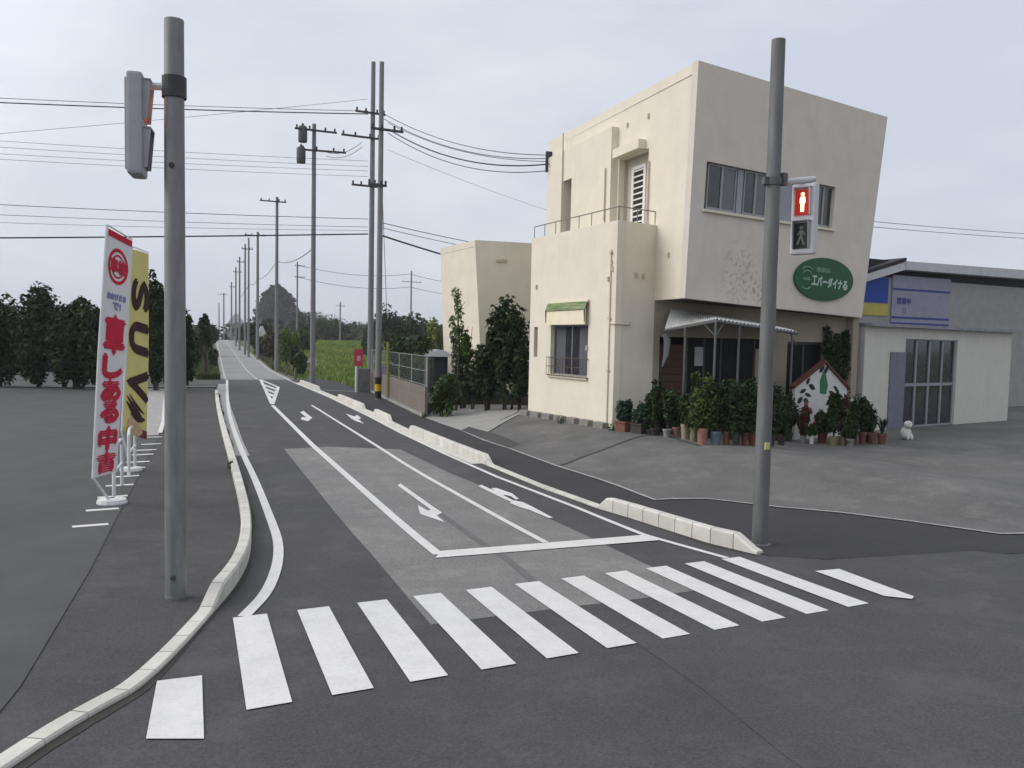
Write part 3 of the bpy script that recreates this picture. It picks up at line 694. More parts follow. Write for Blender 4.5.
mb = MB(); WG.slab(mb, (rr[0], -.7, rr[2], .54), .04, -.17); WG.slab(mb, (rr[2], -.7, op1[2]-1.1, .7), .05, -.18); mb.build('dado', mat('dado_dark', (.045, .042, .04), .8, .3, 4), house)
mb = MB()
for px in (688, 705, 722, 740, 755):
    a = WG.ab(px, 380)[0]; WG.slab(mb, (a-.035, .7, a+.035, op1[3]-.02), .05, -.16)
WG.slab(mb, (rr[2], .66, op1[2], .74), .07, -.17); shopw = mb.build('shop_window', mat('frame_bronze', (.06, .055, .05), .5, .2, 6), house)
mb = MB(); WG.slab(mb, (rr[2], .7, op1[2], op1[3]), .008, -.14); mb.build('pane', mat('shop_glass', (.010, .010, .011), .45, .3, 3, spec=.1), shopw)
mb = MB(); q = WG.rect((697, 347), (706, 366)); WG.slab(mb, q, .006, -.12); mb.build('paper_notice', mat('paper_grey', (.36, .37, .40), .8, .1, 9), shopw)
mb = MB(); q = WG.rect((757, 349), (770, 395)); WG.slab(mb, (q[0], -.8, q[2]+.05, q[3]), .05, -.11); mb.build('door', mat('door_beige', (.30, .26, .21), .7, .1, 4), house)
mb = MB(); WG.slab(mb, (op2[0], -.8, op2[2], op2[3]), .03, -.17, [(op2[0]+.08, .1, (op2[0]+op2[2])/2-.04, op2[3]-.1), ((op2[0]+op2[2])/2+.04, .1, op2[2]-.08, op2[3]-.1)]); sd = mb.build('door', MATS['frame_bronze'], house)
mb = MB(); WG.slab(mb, op2, .006, -.19); mb.build('pane', MATS['shop_glass'], sd)
# oval sign
sc_ = WF.ab(823, 279.5); ra = abs(WF.ab(852.3, 279.5)[0]-WF.ab(793.7, 279.5)[0])/2; rb = abs(WF.ab(823, 258)[1]-WF.ab(823, 301)[1])/2
SGREEN = mat('sign_green', (.012, .085, .035), .45, .1, 3)
sign = thing('oval_sign', WF.pt(sc_[0], sc_[1]), 'dark green oval shop sign with pale lettering high on the front of the cream house', 'sign')
mb = MB(); el = [(sc_[0]+ra*math.cos(t*math.pi/32), sc_[1]+rb*math.sin(t*math.pi/32)) for t in range(64)]; mb.prism(el, WF.e, WF.f, WF.n, .07, WF.P+WF.n*.02); mb.build('board', SGREEN, sign)
SWHITE = mat('sign_white', (.50, .58, .52), .6, .15, 8); SPALE = mat('sign_pale', (.20, .33, .25), .6, .15, 8)
mb = MB(); chars = 'エバーダイナる'
for i, ch in enumerate(chars):
    u = -.36+i*.178; put_text(mb, ch, WF.pt(sc_[0]+ra*u, sc_[1]-rb*(.08+.02*i), .092), WF.e, WF.f, WF.n, ra*.15 if ch != 'ー' else ra*.13, rb*(.42 if ch != 'ー' else .07), bold=.012)
mb.build('lettering', SWHITE, sign)
mb = MB(); put_text(mb, '喫茶店', WF.pt(sc_[0]-ra*.08, sc_[1]+rb*.42, .092), WF.e, WF.f, WF.n, ra*.46, rb*.22, bold=.004)
for (x, y, w_, s_) in ((-.62, .38, .3, -1), (-.62, .2, .26, -1), (-.62, -.38, .26, 1)):
    mb.tube([WF.pt(sc_[0]+ra*(x+w_/2*math.cos(t)), sc_[1]+rb*(y+s_*.13*-math.sin(t)), .093) for t in [math.pi*i/8 for i in range(9)]], .022, 5)
for dx in (-.09, .0, .09): mb.tube([WF.pt(sc_[0]+ra*(-.62+dx), sc_[1]+rb*.06, .093), WF.pt(sc_[0]+ra*(-.62+dx*.5), sc_[1]-rb*.12, .093)], .02, 5)
mb.tube([WF.pt(sc_[0]-ra*.76, sc_[1]-rb*.05, .093), WF.pt(sc_[0]-ra*.48, sc_[1]-rb*.08, .093)], .02, 5)
mb.build('emblem', SPALE, sign)
# concrete blocks along the foot of the lower block
blk = None
for i in range(7):
    a = lenL*(.02+i*.152); p = WL.pt(a+.35, 0, .16); p.z = gz(p.x, p.y)-.03
    if not blk:
        blk = thing('foot_block', p, 'small grey concrete block lying at the foot of the cream wall', 'concrete block', 'concrete blocks along the house wall')
        mb = MB(); mb.box((0, 0, .12), (.24, .62, .26), 0, .03); mb.build('block', mat('block_grey', (.22, .21, .19), .9, .25, 5), blk, local=True); blk.rotation_euler = (0, 0, math.atan2(WL.e.y, WL.e.x)-math.pi/2)
    else: copy_thing(blk, p, math.atan2(WL.e.y, WL.e.x)-math.pi/2+random.uniform(-.08, .08))

# --- canopy over the cafe front
Bc = at_plane(672, 305.5, J-FD*0, fn); Lc = at_plane(664.5, 329, J+fn*.6, fn); Kc = at_plane(716, 319, M1+fn*.55, fn); Rc = at_plane(797, 331.5, M1+fn*.25, fn)
can = thing('patio_canopy', Vector((Kc.x, Kc.y, ZG)), 'white corrugated lean-to canopy on thin posts in front of the cafe entrance', 'canopy')
mb = MB(); nn = 44
def cpt(u, v):                                 # bilinear sheet B-L / R-K, u along the front
    lo = Lc.lerp(Kc, min(1, u*2)) if u < .5 else Kc.lerp(Rc, (u-.5)*2)
    hi = Bc.lerp(Bc+FD*((Rc-Bc).dot(FD)-.1), u); hi.z = Bc.z-.38*u
    return lo.lerp(hi, v)
vs = []
for i in range(nn*4+1):
    u = i/(nn*4)
    for v in (0, .33, .66, 1): p = cpt(u, v); p.z += .03*math.sin(i*math.pi/2); vs.append(p)
fs = [(i*4+k, (i+1)*4+k, (i+1)*4+k+1, i*4+k+1) for i in range(nn*4) for k in range(3)]
mb.add(vs, fs)
cm = mat('corrugated_plastic', (.9, .89, .86), .5, .12, 1.5); bs = cm.node_tree.nodes['Principled BSDF']; bs.inputs['Transmission Weight'].default_value = .0
cro = mb.build('roof', cm, can, smooth=True)
POSTM = mat('post_grey', (.13, .13, .13), .5, .15, 6, metal=.4)
mb = MB(); mb.tube([Lc-Z3*.07, Kc-Z3*.07, Rc-Z3*.07], .045, 8); mb.tube([Kc-Z3*.1, cpt(.5, 1)-Z3*.1], .035, 6); mb.tube([Rc-Z3*.1, cpt(1, 1)-Z3*.1], .035, 6)
mb.tube([Kc-Z3*.55, Kc-Z3*.12+(Lc-Kc).normalized()*.4], .025, 6); mb.tube([Kc-Z3*.55, Kc-Z3*.12+(Rc-Kc).normalized()*.4], .025, 6); mb.tube([Rc-Z3*.5, Rc-Z3*.12+(Kc-Rc).normalized()*.4], .025, 6); mb.build('beam', POSTM, can)
for p in (Lc.lerp(Kc, .42), Kc, Kc.lerp(Rc, .27), Rc.lerp(Kc, .06)):
    mb = MB(); mb.tube([Vector((p.x, p.y, p.z-.08)), Vector((p.x, p.y, gz(p.x, p.y)-.05))], .04, 8); mb.build('post', POSTM, can)
# rolled sheet hanging by the wall
p = at_plane(664, 345, J+fn*.35, fn); mb = MB(); mb.tube([p+Vector((0, 0, .35)), p+Vector((.12, 0, .2)), p+Vector((.1, 0, -.3)), p+Vector((-.05, 0, -.75))], [.08, .13, .1, .02], 8)
tag(mb.build('rolled_sheet', mat('sheet_grey', (.24, .24, .26), .7, .2, 6), smooth=True), 'grey rolled plastic sheet hanging at the left end of the canopy', 'rolled sheet')

# --- gable-shaped painted board
bp = G(818, 438.5); WB = Wall(bp, FD); WB.P.z = gz(bp.x, bp.y)
board = thing('painted_board', WB.P, 'white gable-shaped board with a plant mural and red-brown roof trim among the pots', 'painted board')
pl = [WB.ab(*a) for a in ((795, 436), (795, 387), (824.5, 363.5), (847, 388.5), (848, 436))]; pl[0] = (pl[0][0], 0); pl[4] = (pl[4][0], 0)
mb = MB(); mb.prism(pl, WB.e, WB.f, WB.n, -.12, WB.P); mb.build('board', mat('board_white', (.60, .59, .56), .8, .08, 3), board)
mb = MB()
for i, j in ((1, 2), (2, 3)):
    a, b = Vector(pl[i]), Vector(pl[j]); d = (b-a).normalized(); nr = Vector((-d.y, d.x)); nr = nr if nr.y > 0 else -nr; a -= d*.12; b += d*(.12 if i == 2 else 0.0)
    mb.prism([tuple(a+nr*.005), tuple(b+nr*.005), tuple(b+nr*.1), tuple(a+nr*.1)], WB.e, WB.f, WB.n, -.22-.004*i, WB.P+WB.n*.07)
mb.build('roof_trim', mat('trim_redbrown', (.10, .03, .022), .7, .2, 6), board)
mb = MB(); random.seed(5)
def leafshape(c, L_, W_, ang):
    pts = [(-1, 0), (-.4, .8), (.3, .75), (1, 0), (.3, -.75), (-.4, -.8)]
    ca, sa = math.cos(ang), math.sin(ang); return [(c[0]+x*L_/2*ca-y*W_/2*sa, c[1]+x*L_/2*sa+y*W_/2*ca) for x, y in pts]
k = 0
for px, py in ((822, 369), (826, 370), (808, 381), (812, 387), (803, 391), (808, 395), (800, 400), (806, 401), (836, 389), (832, 393), (839, 396), (829, 402), (833, 404)):
    k += 1; c = WB.ab(px, py); mb.prism(leafshape(c, random.uniform(.34, .5), random.uniform(.16, .25), random.uniform(-.6, 1)), WB.e, WB.f, WB.n, .004+.001*(k % 5), WB.P+WB.n*.002)
mb.build('mural_leaves', mat('mural_dark', (.015, .03, .022), .8, .3, 9), board)
mb = MB(); c = WB.ab(823, 383); mb.prism([(c[0]-.17, c[1]-.38), (c[0]+.2, c[1]-.42), (c[0]+.3, c[1]-.1), (c[0]+.15, c[1]+.3), (c[0]-.03, c[1]+.42), (c[0]-.2, c[1]+.1)], WB.e, WB.f, WB.n, .009, WB.P+WB.n*.002); mb.build('mural_cactus', mat('mural_green', (.03, .16, .08), .8, .2, 6), board)
mb = MB()
for px, py in ((806, 405), (810, 411), (803, 412)): mb.prism(leafshape(WB.ab(px, py), .36, .3, px), WB.e, WB.f, WB.n, .008, WB.P+WB.n*.002)
mb.build('mural_flower', mat('mural_red', (.30, .06, .08), .8, .2, 6), board)

# --- low annex on the right
ax = at_plane(865.5, 438, M2-fn*.25, fn); print('annex z', ax.z, gz(ax.x, ax.y)); WA = Wall(ax, FD); WA.P.z = gz(ax.x, ax.y)
ann = thing('annex', WA.P, 'low pale annex with grey roof edge and dark sliding doors right of the cream house', 'annex')
zA = WA.ab(866, 326)[1]; a1 = WA.ab(904, 380)[0]; a2 = a1+4.2
ANW = plaster('plaster_annex', (.58, .555, .50), .2)
mb = MB(); WA.slab(mb, (-.35, -.5, a1, zA), -.2, 0); WA.slab(mb, (a2, -.5, a2+5, zA), -.2, 0); WA.slab(mb, (a1, zA-.45, a2, zA-.002), -.2, -.004); WA.slab(mb, (-.35, -.5, -.15, zA), -4, -.21); mb.build('wall', ANW, ann)
mb = MB(); WA.slab(mb, (-.4, zA+.003, a2+5.3, zA+.13), -4.4, .3); mb.build('roof', mat('annex_roof', (.25, .25, .27), .7, .2, 4), ann)
lp = WA.rect((890, 352), (903, 440)); mb = MB(); WA.slab(mb, (lp[0], .02, a1-.02, lp[3]), .05, .003); mb.build('door_panel', mat('lilac_panel', (.17, .17, .22), .7, .12, 4), ann)
mb = MB(); n_ = 4; holes = []
for i in range(n_):
    b0 = a1+(a2-a1)*i/n_; b1_ = a1+(a2-a1)*(i+1)/n_
    for z0, z1 in ((.1, zA*.42), (zA*.45, zA-.5)): holes.append((b0+.06, z0, b1_-.06, z1))
WA.slab(mb, (a1, -.2, a2, zA-.45), .05, -.15, holes); ad = mb.build('sliding_door', mat('door_frame_grey', (.26, .27, .29), .5, .1, 5), ann)
mb = MB(); WA.slab(mb, (a1, -.2, a2, zA-.45), .01, -.17); mb.build('pane', GLASS, ad)
# --- store behind it
D_ST = 36.0
sp = at_y(866, 340, D_ST); WS = Wall(Vector((sp.x-1.2, sp.y, 0)), Vector((1, .12, 0)))
store = thing('store_building', WS.P, 'store with blue and yellow panels and a lilac signboard behind the annex', 'store')
def sr(x0, y0, x1, y1): return WS.rect((x0, y0), (x1, y1))
w0 = WS.ab(866, 300)[0]; w1 = WS.ab(1060, 300)[0]; zs = WS.ab(868, 275)[1]; zs2 = WS.ab(893, 264)[1]
mb = MB(); WS.slab(mb, (w0-2.5, -.5, w1, zs-.05), -9, 0); mb.build('wall', mat('store_wall', (.30, .30, .295), .8, .1, 2), store)
bl = sr(866, 276.5, 887, 303); ye = sr(866, 303, 887, 316)
mb = MB(); WS.slab(mb, (w0-2.4, bl[1], bl[2], bl[3]), .05, .002); mb.build('blue_panel', mat('panel_blue', (.010, .05, .30), .5, .08, 3), store)
mb = MB(); WS.slab(mb, (w0-2.4, ye[1], ye[2], ye[3]-.004), .05, .002); mb.build('yellow_panel', mat('panel_yellow', (.45, .38, .08), .5, .08, 3), store)
sb = sr(892, 275, 930, 345); sb = (sb[0], sb[1]-.3, sb[2]+1.4, sb[3])
mb = MB(); WS.slab(mb, sb, .08, .002); sbo = mb.build('signboard', mat('sign_lilac', (.27, .27, .34), .6, .08, 3), store)
BLUEI = mat('sign_blue_ink', (.05, .06, .24), .6, .1, 5)
mb = MB(); hh = sb[3]-sb[1]
for f_ in (.80, .42, .34): WS.slab(mb, (sb[0]+.02, sb[1]+hh*f_, sb[2]-.02, sb[1]+hh*(f_+.03)), .006, .083)
cx_ = (sb[0]+sb[2])/2
put_text(mb, '営業中', WS.pt(sb[0]+.95, sb[1]+hh*.66, .09), WS.e, WS.f, WS.n, 1.1, .36, bold=.01); put_text(mb, '□', WS.pt(sb[0]+1.0, sb[1]+hh*.53, .09), WS.e, WS.f, WS.n, .24, .22)
put_text(mb, '駐車場', WS.pt(sb[0]+.95, sb[1]+hh*.2, .09), WS.e, WS.f, WS.n, 1.2, .36, bold=.01); mb.build('sign_print', BLUEI, sbo)
mb = MB(); e0 = WS.ab(862, 272); e1_ = WS.ab(897, 262.5)
mb.prism([(e0[0]-2.5, e0[1]-.75), (e1_[0], e1_[1]), (e1_[0]+.02, e1_[1]-.42), (e0[0]-2.5, e0[1]-1.15)], WS.e, WS.f, WS.n, -9.5, WS.P+WS.n*.55)
mb.prism([(e1_[0]+.02, e1_[1]+.03), (w1+.4, e1_[1]+.2), (w1+.4, e1_[1]-.35), (e1_[0]+.02, e1_[1]-.42)], WS.e, WS.f, WS.n, -9.5, WS.P+WS.n*.6); mb.build('roof', mat('store_roof', (.50, .50, .52), .6, .1, 3), store)
mb = MB(); mb.prism([(e0[0]-2.45, e0[1]-.7), (e1_[0], e1_[1]+.05), (e1_[0], e1_[1]+.22), (e0[0]-2.45, e0[1]-.54)], WS.e, WS.f, WS.n, -9.6, WS.P+WS.n*.6); WS.slab(mb, (w0-2.4, zs-.04, w1, zs+.9), -.3, -.1); mb.build('roof_edge', mat('roof_black', (.03, .03, .035), .8, .2, 5), store)

# --- flared cream block further along the road
Cb = at_z(484, 404, -.15); Lb = at_z(446, 397, -.15); Rb = at_z(531, 404, -.15)
zt = z_at(Cb, 240); Ct = at_z(475, 240, zt); Lt = at_z(440.5, 248.5, zt-.0); Rt = at_z(530, 246.5, zt)
nb = thing('neighbour_house', Cb, 'windowless cream block flaring outwards at the top behind dark shrubs', 'house')
dL = (Lb-Cb); dR = (Rb-Cb); dLt = dL.normalized()*Vector((Lt.x-Ct.x, Lt.y-Ct.y, 0)).length; dRt = dR.normalized()*Vector((Rt.x-Ct.x, Rt.y-Ct.y, 0)).length
mb = MB(); dn = -Z3*.8
base = [Cb+dn, Lb+dn, Lb+dR+dn, Rb+dn]; top = [Ct, Ct+dLt, Ct+dLt+dRt, Ct+dRt]
mb.add(base+top, [(0, 1, 5, 4), (1, 2, 6, 5), (2, 3, 7, 6), (3, 0, 4, 7)]); mb.build('wall', CREAM, nb)
mb = MB(); mb.add([p-Z3*.3 for p in top], [(0, 1, 2, 3)]); mb.build('roof', CONC, nb)
mb = MB(); WN = Wall(Cb, dR.normalized())
for px, py in ((499, 261), (504, 260.5)):
    p = at_plane(px, py, Ct.lerp(Cb, .2), (Cb-Ct).cross(dR).normalized()); mb.box(p, (.3, .12, .12), math.atan2(dR.y, dR.x))
mb.build('wall_vent', PIPEM, nb)

# ================================================================== FOLIAGE TOOLS
def leafmat(name, c1, c2, isl=.45):
    return mat(name, c1, .6, .2, .9, col2=c2, island=isl, spec=.12)
LF_DARK = leafmat("leaf_dark", (.016, .030, .012), (.038, .060, .021))
LF_MID = leafmat('leaf_mid', (.030, .058, .016), (.060, .098, .028))
LF_BRIGHT = leafmat('leaf_bright', (.060, .105, .022), (.115, .165, .040))
LF_YEL = leafmat('leaf_yellowish', (.12, .15, .04), (.19, .21, .07))
LF_BLUE = leafmat('leaf_bluegreen', (.020, .045, .030), (.045, .080, .050))
LF_RED = leafmat('leaf_bronze', (.050, .025, .020), (.085, .045, .030))
LF_DRY = leafmat('leaf_dry', (.11, .075, .04), (.16, .12, .06))
BARK = mat('bark', (.055, .043, .032), .95, .35, 8, .4, 30, stretch=(1, 1, .2))
GRASSM = mat("grass_blades", (.085, .17, .025), .7, .2, .09, col2=(.24, .28, .07), island=.4, spec=.12)
def leaf_cloud(mb, c, rad, n, size, rnd, hollow=.45, droop=0):
    c = Vector(c)
    for _ in range(n):
        while True:
            d = Vector((rnd.gauss(0, 1), rnd.gauss(0, 1), rnd.gauss(0, 1)))
            if d.length > .05: break
        d.normalize(); k = (hollow+(1-hollow)*rnd.random()**.6)
        p = c+Vector((d.x*rad[0], d.y*rad[1], d.z*rad[2]))*k
        nrm = (d*.7+Vector((rnd.gauss(0, .6), rnd.gauss(0, .6), rnd.gauss(.3, .6)))).normalized()
        a = nrm.orthogonal().normalized(); a = Matrix.Rotation(rnd.random()*6.283, 3, nrm) @ a; b = nrm.cross(a)
        s = size*(.6+.8*rnd.random()); a = a*s; b = b*s*.5; m = nrm*s*.12
        mb.add([p-a-Z3*droop*s, p-b+m, p+a-Z3*droop*s, p+b+m], [(0, 1, 2, 3)])
def lumpy_crown(mb, c, rad, clumps, per, size, rnd, fill=.62):
    for i in range(clumps):
        while True:
            d = Vector((rnd.uniform(-1, 1), rnd.uniform(-1, 1), rnd.uniform(-1, 1)))
            if .25 < d.length < 1: break
        p = Vector(c)+Vector((d.x*rad[0], d.y*rad[1], d.z*rad[2]))*.72
        k = rnd.uniform(.28, .5); leaf_cloud(mb, p, (rad[0]*k, rad[1]*k, rad[2]*k*rnd.uniform(.6, 1)), per, size, rnd, fill)
def limb_mb(mb, base, top, r0, rnd, n=4, spread=.5):
    base = Vector(base); top = Vector(top); mid = base.lerp(top, .5)+Vector((rnd.uniform(-.1, .1), rnd.uniform(-.1, .1), 0))*(top-base).length*.4
    mb.tube([base, mid, top], [r0, r0*.75, r0*.4], 7)
    for i in range(n):
        t = rnd.uniform(.35, .95); p = base.lerp(mid, t*2) if t < .5 else mid.lerp(top, t*2-1); L_ = (top-base).length*spread*rnd.uniform(.5, 1); a = rnd.random()*6.283
        e = p+Vector((math.cos(a)*L_*.7, math.sin(a)*L_*.7, L_*.7)); mb.tube([p, p.lerp(e, .5)+Z3*L_*.06, e], [r0*.45, r0*.3, r0*.1], 5)
def tree(name, P, h, wd, lm, label, cat, group=None, seed=1, trunk=.25, clumps=14, per=90, leaf=.22, r0=None, flat=1.0):
    rnd = random.Random(seed); t = thing(name, P, label, cat, group); P = Vector(P)
    mb = MB(); limb_mb(mb, P-Z3*.15, P+Z3*h*.75, r0 or max(.04, h*.022), rnd, 5, .35); mb.build('trunk', BARK, t, smooth=True)
    mb = MB(); zc = h*(1+trunk)/2; lumpy_crown(mb, P+Z3*zc, (wd/2, wd/2*flat, h*(1-trunk)/2*1.04), clumps, per, leaf, rnd); mb.build('crown', lm, t); return t
def atY(px, Y):
    p = at_y(px, 340, Y); return Vector((p.x, Y, gz(p.x, Y)))
def tree_px(name, px, Y, top, wpx, lm, label, cat, group=None, base=None, **k):
    P = atY(px, Y) if base is None else G(px, base); D = (P-CAMP).dot(FW)
    return tree(name, P, z_at(P, top)-P.z, wpx*D/FPX, lm, label, cat, group, **k)

# ================================================================== POLES
GALV = mat('galvanised_steel', (.20, .205, .205), .5, .22, 3, .1, 40, metal=.35, stretch=(3, 3, .5))
GALV_D = mat('galvanised_dull', (.15, .15, .148), .6, .25, 2.2, .1, 40, metal=.25, stretch=(3, 3, .4))
CPOLE = mat('concrete_pole', (.20, .20, .205), .9, .12, 2, .1, 50)
STEELD = mat('dark_fitting', (.05, .05, .055), .6, .2, 10)
BLACKP = mat('black_plastic', (.015, .015, .016), .5, .2, 5)
SIGW = mat('signal_case', (.55, .53, .55), .45, .06, 4)
SIGG = mat('signal_case_grey', (.34, .34, .36), .5, .08, 4)
REDL = mat('signal_red_lens', (.22, .012, .008), .3, .1, 5, emit=(1, .06, .03, .25))
REDM = mat('signal_red_figure', (.9, .5, .3), .3, .05, 5, emit=(1, .62, .36, 3.2))
DLENS = mat('signal_dark_lens', (.03, .032, .03), .25, .2, 5)
GRNM = mat('signal_unlit_figure', (.15, .155, .14), .4, .15, 6)
def man_poly(walk=False):
    head = [(.0+.16*math.cos(t*math.pi/6), .74+.16*math.sin(t*math.pi/6)) for t in range(12)]
    body = [(-.2, .5), (.2, .5), (.24, -.05), (.15, -.08), (.14, -.85), (.02, -.85), (0, -.2), (-.02, -.85), (-.14, -.85), (-.15, -.08), (-.24, -.05)]
    if walk: body = [(-.1, .52), (.14, .5), (.36, .1), (.28, .04), (.12, .25), (.12, -.1), (.36, -.85), (.22, -.88), (-.02, -.25), (-.28, -.88), (-.4, -.8), (-.12, -.05), (-.1, .25), (-.3, .02), (-.36, .1)]
    return head, body
def ped_signal(loc, rz, label, hh=1.16, ww=.41, dd=.17, case=SIGW):
    """two-lamp pedestrian signal; origin at the top centre of the case, front towards local -y"""
    t = thing('pedestrian_signal', loc, label, 'pedestrian signal')
    mb = MB(); mb.box((0, 0, -hh/2), (ww, dd, hh), 0, .035); mb.box((0, dd*.5, -hh/2), (ww*.7, .06, hh*.9), 0, .02); mb.build('case', case, t, local=True)
    X = Vector((1, 0, 0)); F = Vector((0, -1, 0)); lw, lh = ww*.64, hh*.36
    for k, zc in ((0, -hh*.27), (1, -hh*.74)):
        mb = MB(); mb.prism([(-lw/2, -lh/2), (lw/2, -lh/2), (lw/2, lh/2), (-lw/2, lh/2)], X, Z3, F, .012, Vector((0, -dd/2, zc)))
        ln = mb.build('lens', DLENS if k else REDL, t, local=True)
        head, body = man_poly(k == 1); s = lh*.43; mb = MB()
        for pl in (head, body): mb.prism([(x*s*1.1, y*s) for x, y in pl], X, Z3, F, .008, Vector((0, -dd/2-.0125, zc)))
        mb.build('figure', GRNM if k else REDM, ln, local=True)
        # hood: top and two sides
        mb = MB(); o = .03; y0, y1 = -dd/2+.002, -dd/2-.085
        for sx in (-1, 1):
            x = sx*(lw/2+.012); mb.add([(x, y0, zc+lh/2+o), (x, y1, zc+lh/2+o), (x, y1+.04, zc-lh/2), (x, y0, zc-lh/2), (x-sx*.014, y0, zc+lh/2+o), (x-sx*.014, y1, zc+lh/2+o), (x-sx*.014, y1+.04, zc-lh/2), (x-sx*.014, y0, zc-lh/2)], [(0, 1, 2, 3), (7, 6, 5, 4), (0, 4, 5, 1), (1, 5, 6, 2), (2, 6, 7, 3)])
        mb.box((0, (y0+y1)/2, zc+lh/2+o+.006), (lw+.05, abs(y1-y0), .014)); mb.build('hood', case if k == 0 else SIGG, t, local=True)
    t.rotation_euler = (0, 0, rz); return t
# right signal pole
PR = G(759.5, 545); DPR = (PR-CAMP).dot(FW); rP = 15.5/2*DPR/FPX
pol = thing('signal_pole', PR, 'tall grey steel signal pole on the pavement corner at the right end of the crosswalk', 'signal pole')
zt = z_at(PR, 40); lx = (at_y(775, 94, PR.y).x-PR.x)/(z_at(PR, 94)-PR.z)   # slight lean, as in the photograph
def on_pole(z): return Vector((PR.x+lx*(z-PR.z)*.35, PR.y, z))
mb = MB(); mb.tube([on_pole(PR.z-.1), on_pole(PR.z+1.2), on_pole((PR.z+zt)/2), on_pole(zt)], [rP*1.02, rP, rP*.93, rP*.85], 20); mb.build('pole', GALV_D, pol, smooth=True)
mb = MB(); mb.lathe([(rP*1.5, 0), (rP*1.5, .03), (rP*1.05, .04), (rP*1.05, .1)], PR-Z3*.0, 20); mb.build('base_collar', GALV_D, pol)
zA_ = at_y(776, 182, PR.y).z; pa = on_pole(zA_)
sg1 = at_y(806, 184, PR.y-.02); sl_ = Vector((sg1.x, PR.y-.02, sg1.z))
mb = MB(); q0 = pa+Vector((rP*.8, 0, 0)); mb.tube([q0, Vector((sl_.x+.18, PR.y, sl_.z+.1))], .05, 10); mb.build('arm', SIGW, pol, smooth=True)
mb = MB(); mb.lathe([(rP*1.1, -.06), (rP*1.1, .06)], pa, 16); mb.box(pa+Vector((-rP*1.25, -.02, 0)), (.1, .08, .12)); mb.box(pa+Vector((rP*1.15, -.06, .04)), (.1, .1, .2), .3); mb.build('bracket', mat('bracket_grey', (.11, .11, .115), .6, .2, 8, metal=.3), pol)
mb = MB(); p = on_pole(PR.z+z_at(PR, 445)-PR.z); mb.box(p+Vector((-.02, -rP*.97, 0)), (.08, .03, .12)); mb.build('tag', mat('tag_yellow', (.5, .45, .2), .6), pol)
ped_signal(sl_, R(-64), 'white pedestrian signal showing a lit red standing figure, on the right-hand pole')
mb_ = None
# left signal pole
PL = G(176, 600); DPL = (PL-CAMP).dot(FW); rL = 20.5/2*DPL/FPX
pol2 = thing('signal_pole', PL, 'thick grey steel signal pole standing on the left pavement beside the kerb', 'signal pole')
zt2 = z_at(PL, 20)
mb = MB(); mb.tube([PL-Z3*.1, PL+Z3*1, PL+Z3*(zt2-PL.z)*.5, Vector((PL.x, PL.y, zt2))], [rL, rL, rL*.96, rL*.88], 24); mb.build('pole', GALV, pol2, smooth=True)
mb = MB(); mb.lathe([(rL*1.04, .0), (rL*1.04, .06), (rL, .065)], PL, 24); mb.build('base_collar', GALV_D, pol2)
for py in (167, 575):
    mb = MB(); z = z_at(PL, py); mb.lathe([(.0, .02), (.03, .018), (.035, 0)], (0, 0, 0), 8); mb.v = [Vector((v.x, -v.z-rL*.98, v.y))+Vector((PL.x-.03, PL.y, z)) for v in mb.v]; mb.build('bolt', STEELD, pol2)
s2_ = at_y(137.5, 180, PL.y+.1); L_s = Vector((s2_.x, PL.y+.1, z_at(s2_, 180)+1.2))
mb = MB(); mb.tube([Vector((L_s.x-.05, PL.y+.1, L_s.z-.12)), Vector((PL.x-rL*.9, PL.y, L_s.z-.12))], .045, 8); mb.build('arm', SIGW, pol2)
mb = MB(); mb.lathe([(rL*1.1, -.12), (rL*1.1, .12)], Vector((PL.x, PL.y, L_s.z-.12)), 18); mb.build('bracket', STEELD, pol2)
ped_signal(L_s, R(84), 'grey pedestrian signal seen edge-on at the top left, its red lamp glowing', case=SIGG)

# utility poles
def upole(P, ztop, r, label, arms=(), cans=(), band=None, group=None, m=CPOLE, stub=0):
    t = thing('utility_pole', P, label, 'utility pole', group); P = Vector(P)
    mb = MB(); mb.tube([P-Z3*.2, Vector((P.x, P.y, (P.z+ztop)/2)), Vector((P.x, P.y, ztop))], [r, r*.85, r*.7], 12); mb.build('pole', m, t, smooth=True)
    for z, hw, ang, off in arms:
        d = Vector((math.cos(ang), math.sin(ang), 0)); c = Vector((P.x, P.y, z))+d*off
        mb = MB(); mb.box(c+Vector((0, -r, 0)), (hw*2, .1, .12), ang)
        am = mb.build('crossarm', STEELD, t)
        for k in (-.9, -.3, .45, .9):
            mb = MB(); mb.lathe([(.03, 0), (.07, .04), (.05, .1), (.075, .14), (.05, .2), (.0, .22)], c+d*hw*k+Vector((0, -r, .06)), 8); mb.build('insulator', STEELD, am, smooth=True)
    for z, off, ang in cans:
        c = Vector((P.x, P.y, z))+Vector((math.cos(ang), math.sin(ang), 0))*off
        mb = MB(); mb.lathe([(0, -.55), (.28, -.55), (.3, -.45), (.3, .4), (.24, .5), (.1, .55), (.06, .7), (0, .7)], c, 14); mb.build('transformer', mat('transformer_grey', (.075, .08, .085), .6, .15, 4), t, smooth=True)
    if band:
        n = 4
        for i in range(3):
            z0 = band[0]+(band[1]-band[0])*i/3; z1 = band[0]+(band[1]-band[0])*(i+1)/3
            mb = MB(); mb.lathe([(r*1.05, z0), (r*1.05, z1-.004)], Vector((P.x, P.y, 0)), 14); mb.build('warning_band', mat('band_yellow', (.55, .36, .02), .6, .1, 5) if i == 1 else mat('band_black', (.02, .02, .02), .7, .1, 5), t)
    return t
UA = G(378, 400); UB = G(369, 391); UB = Vector((UB.x+.2, UB.y+2.5, 0)); UB.z = gz(UB.x, UB.y); UB = Vector((at_y(370, 380, UB.y).x, UB.y, UB.z))
def zp(P, py): return z_at(P, py)
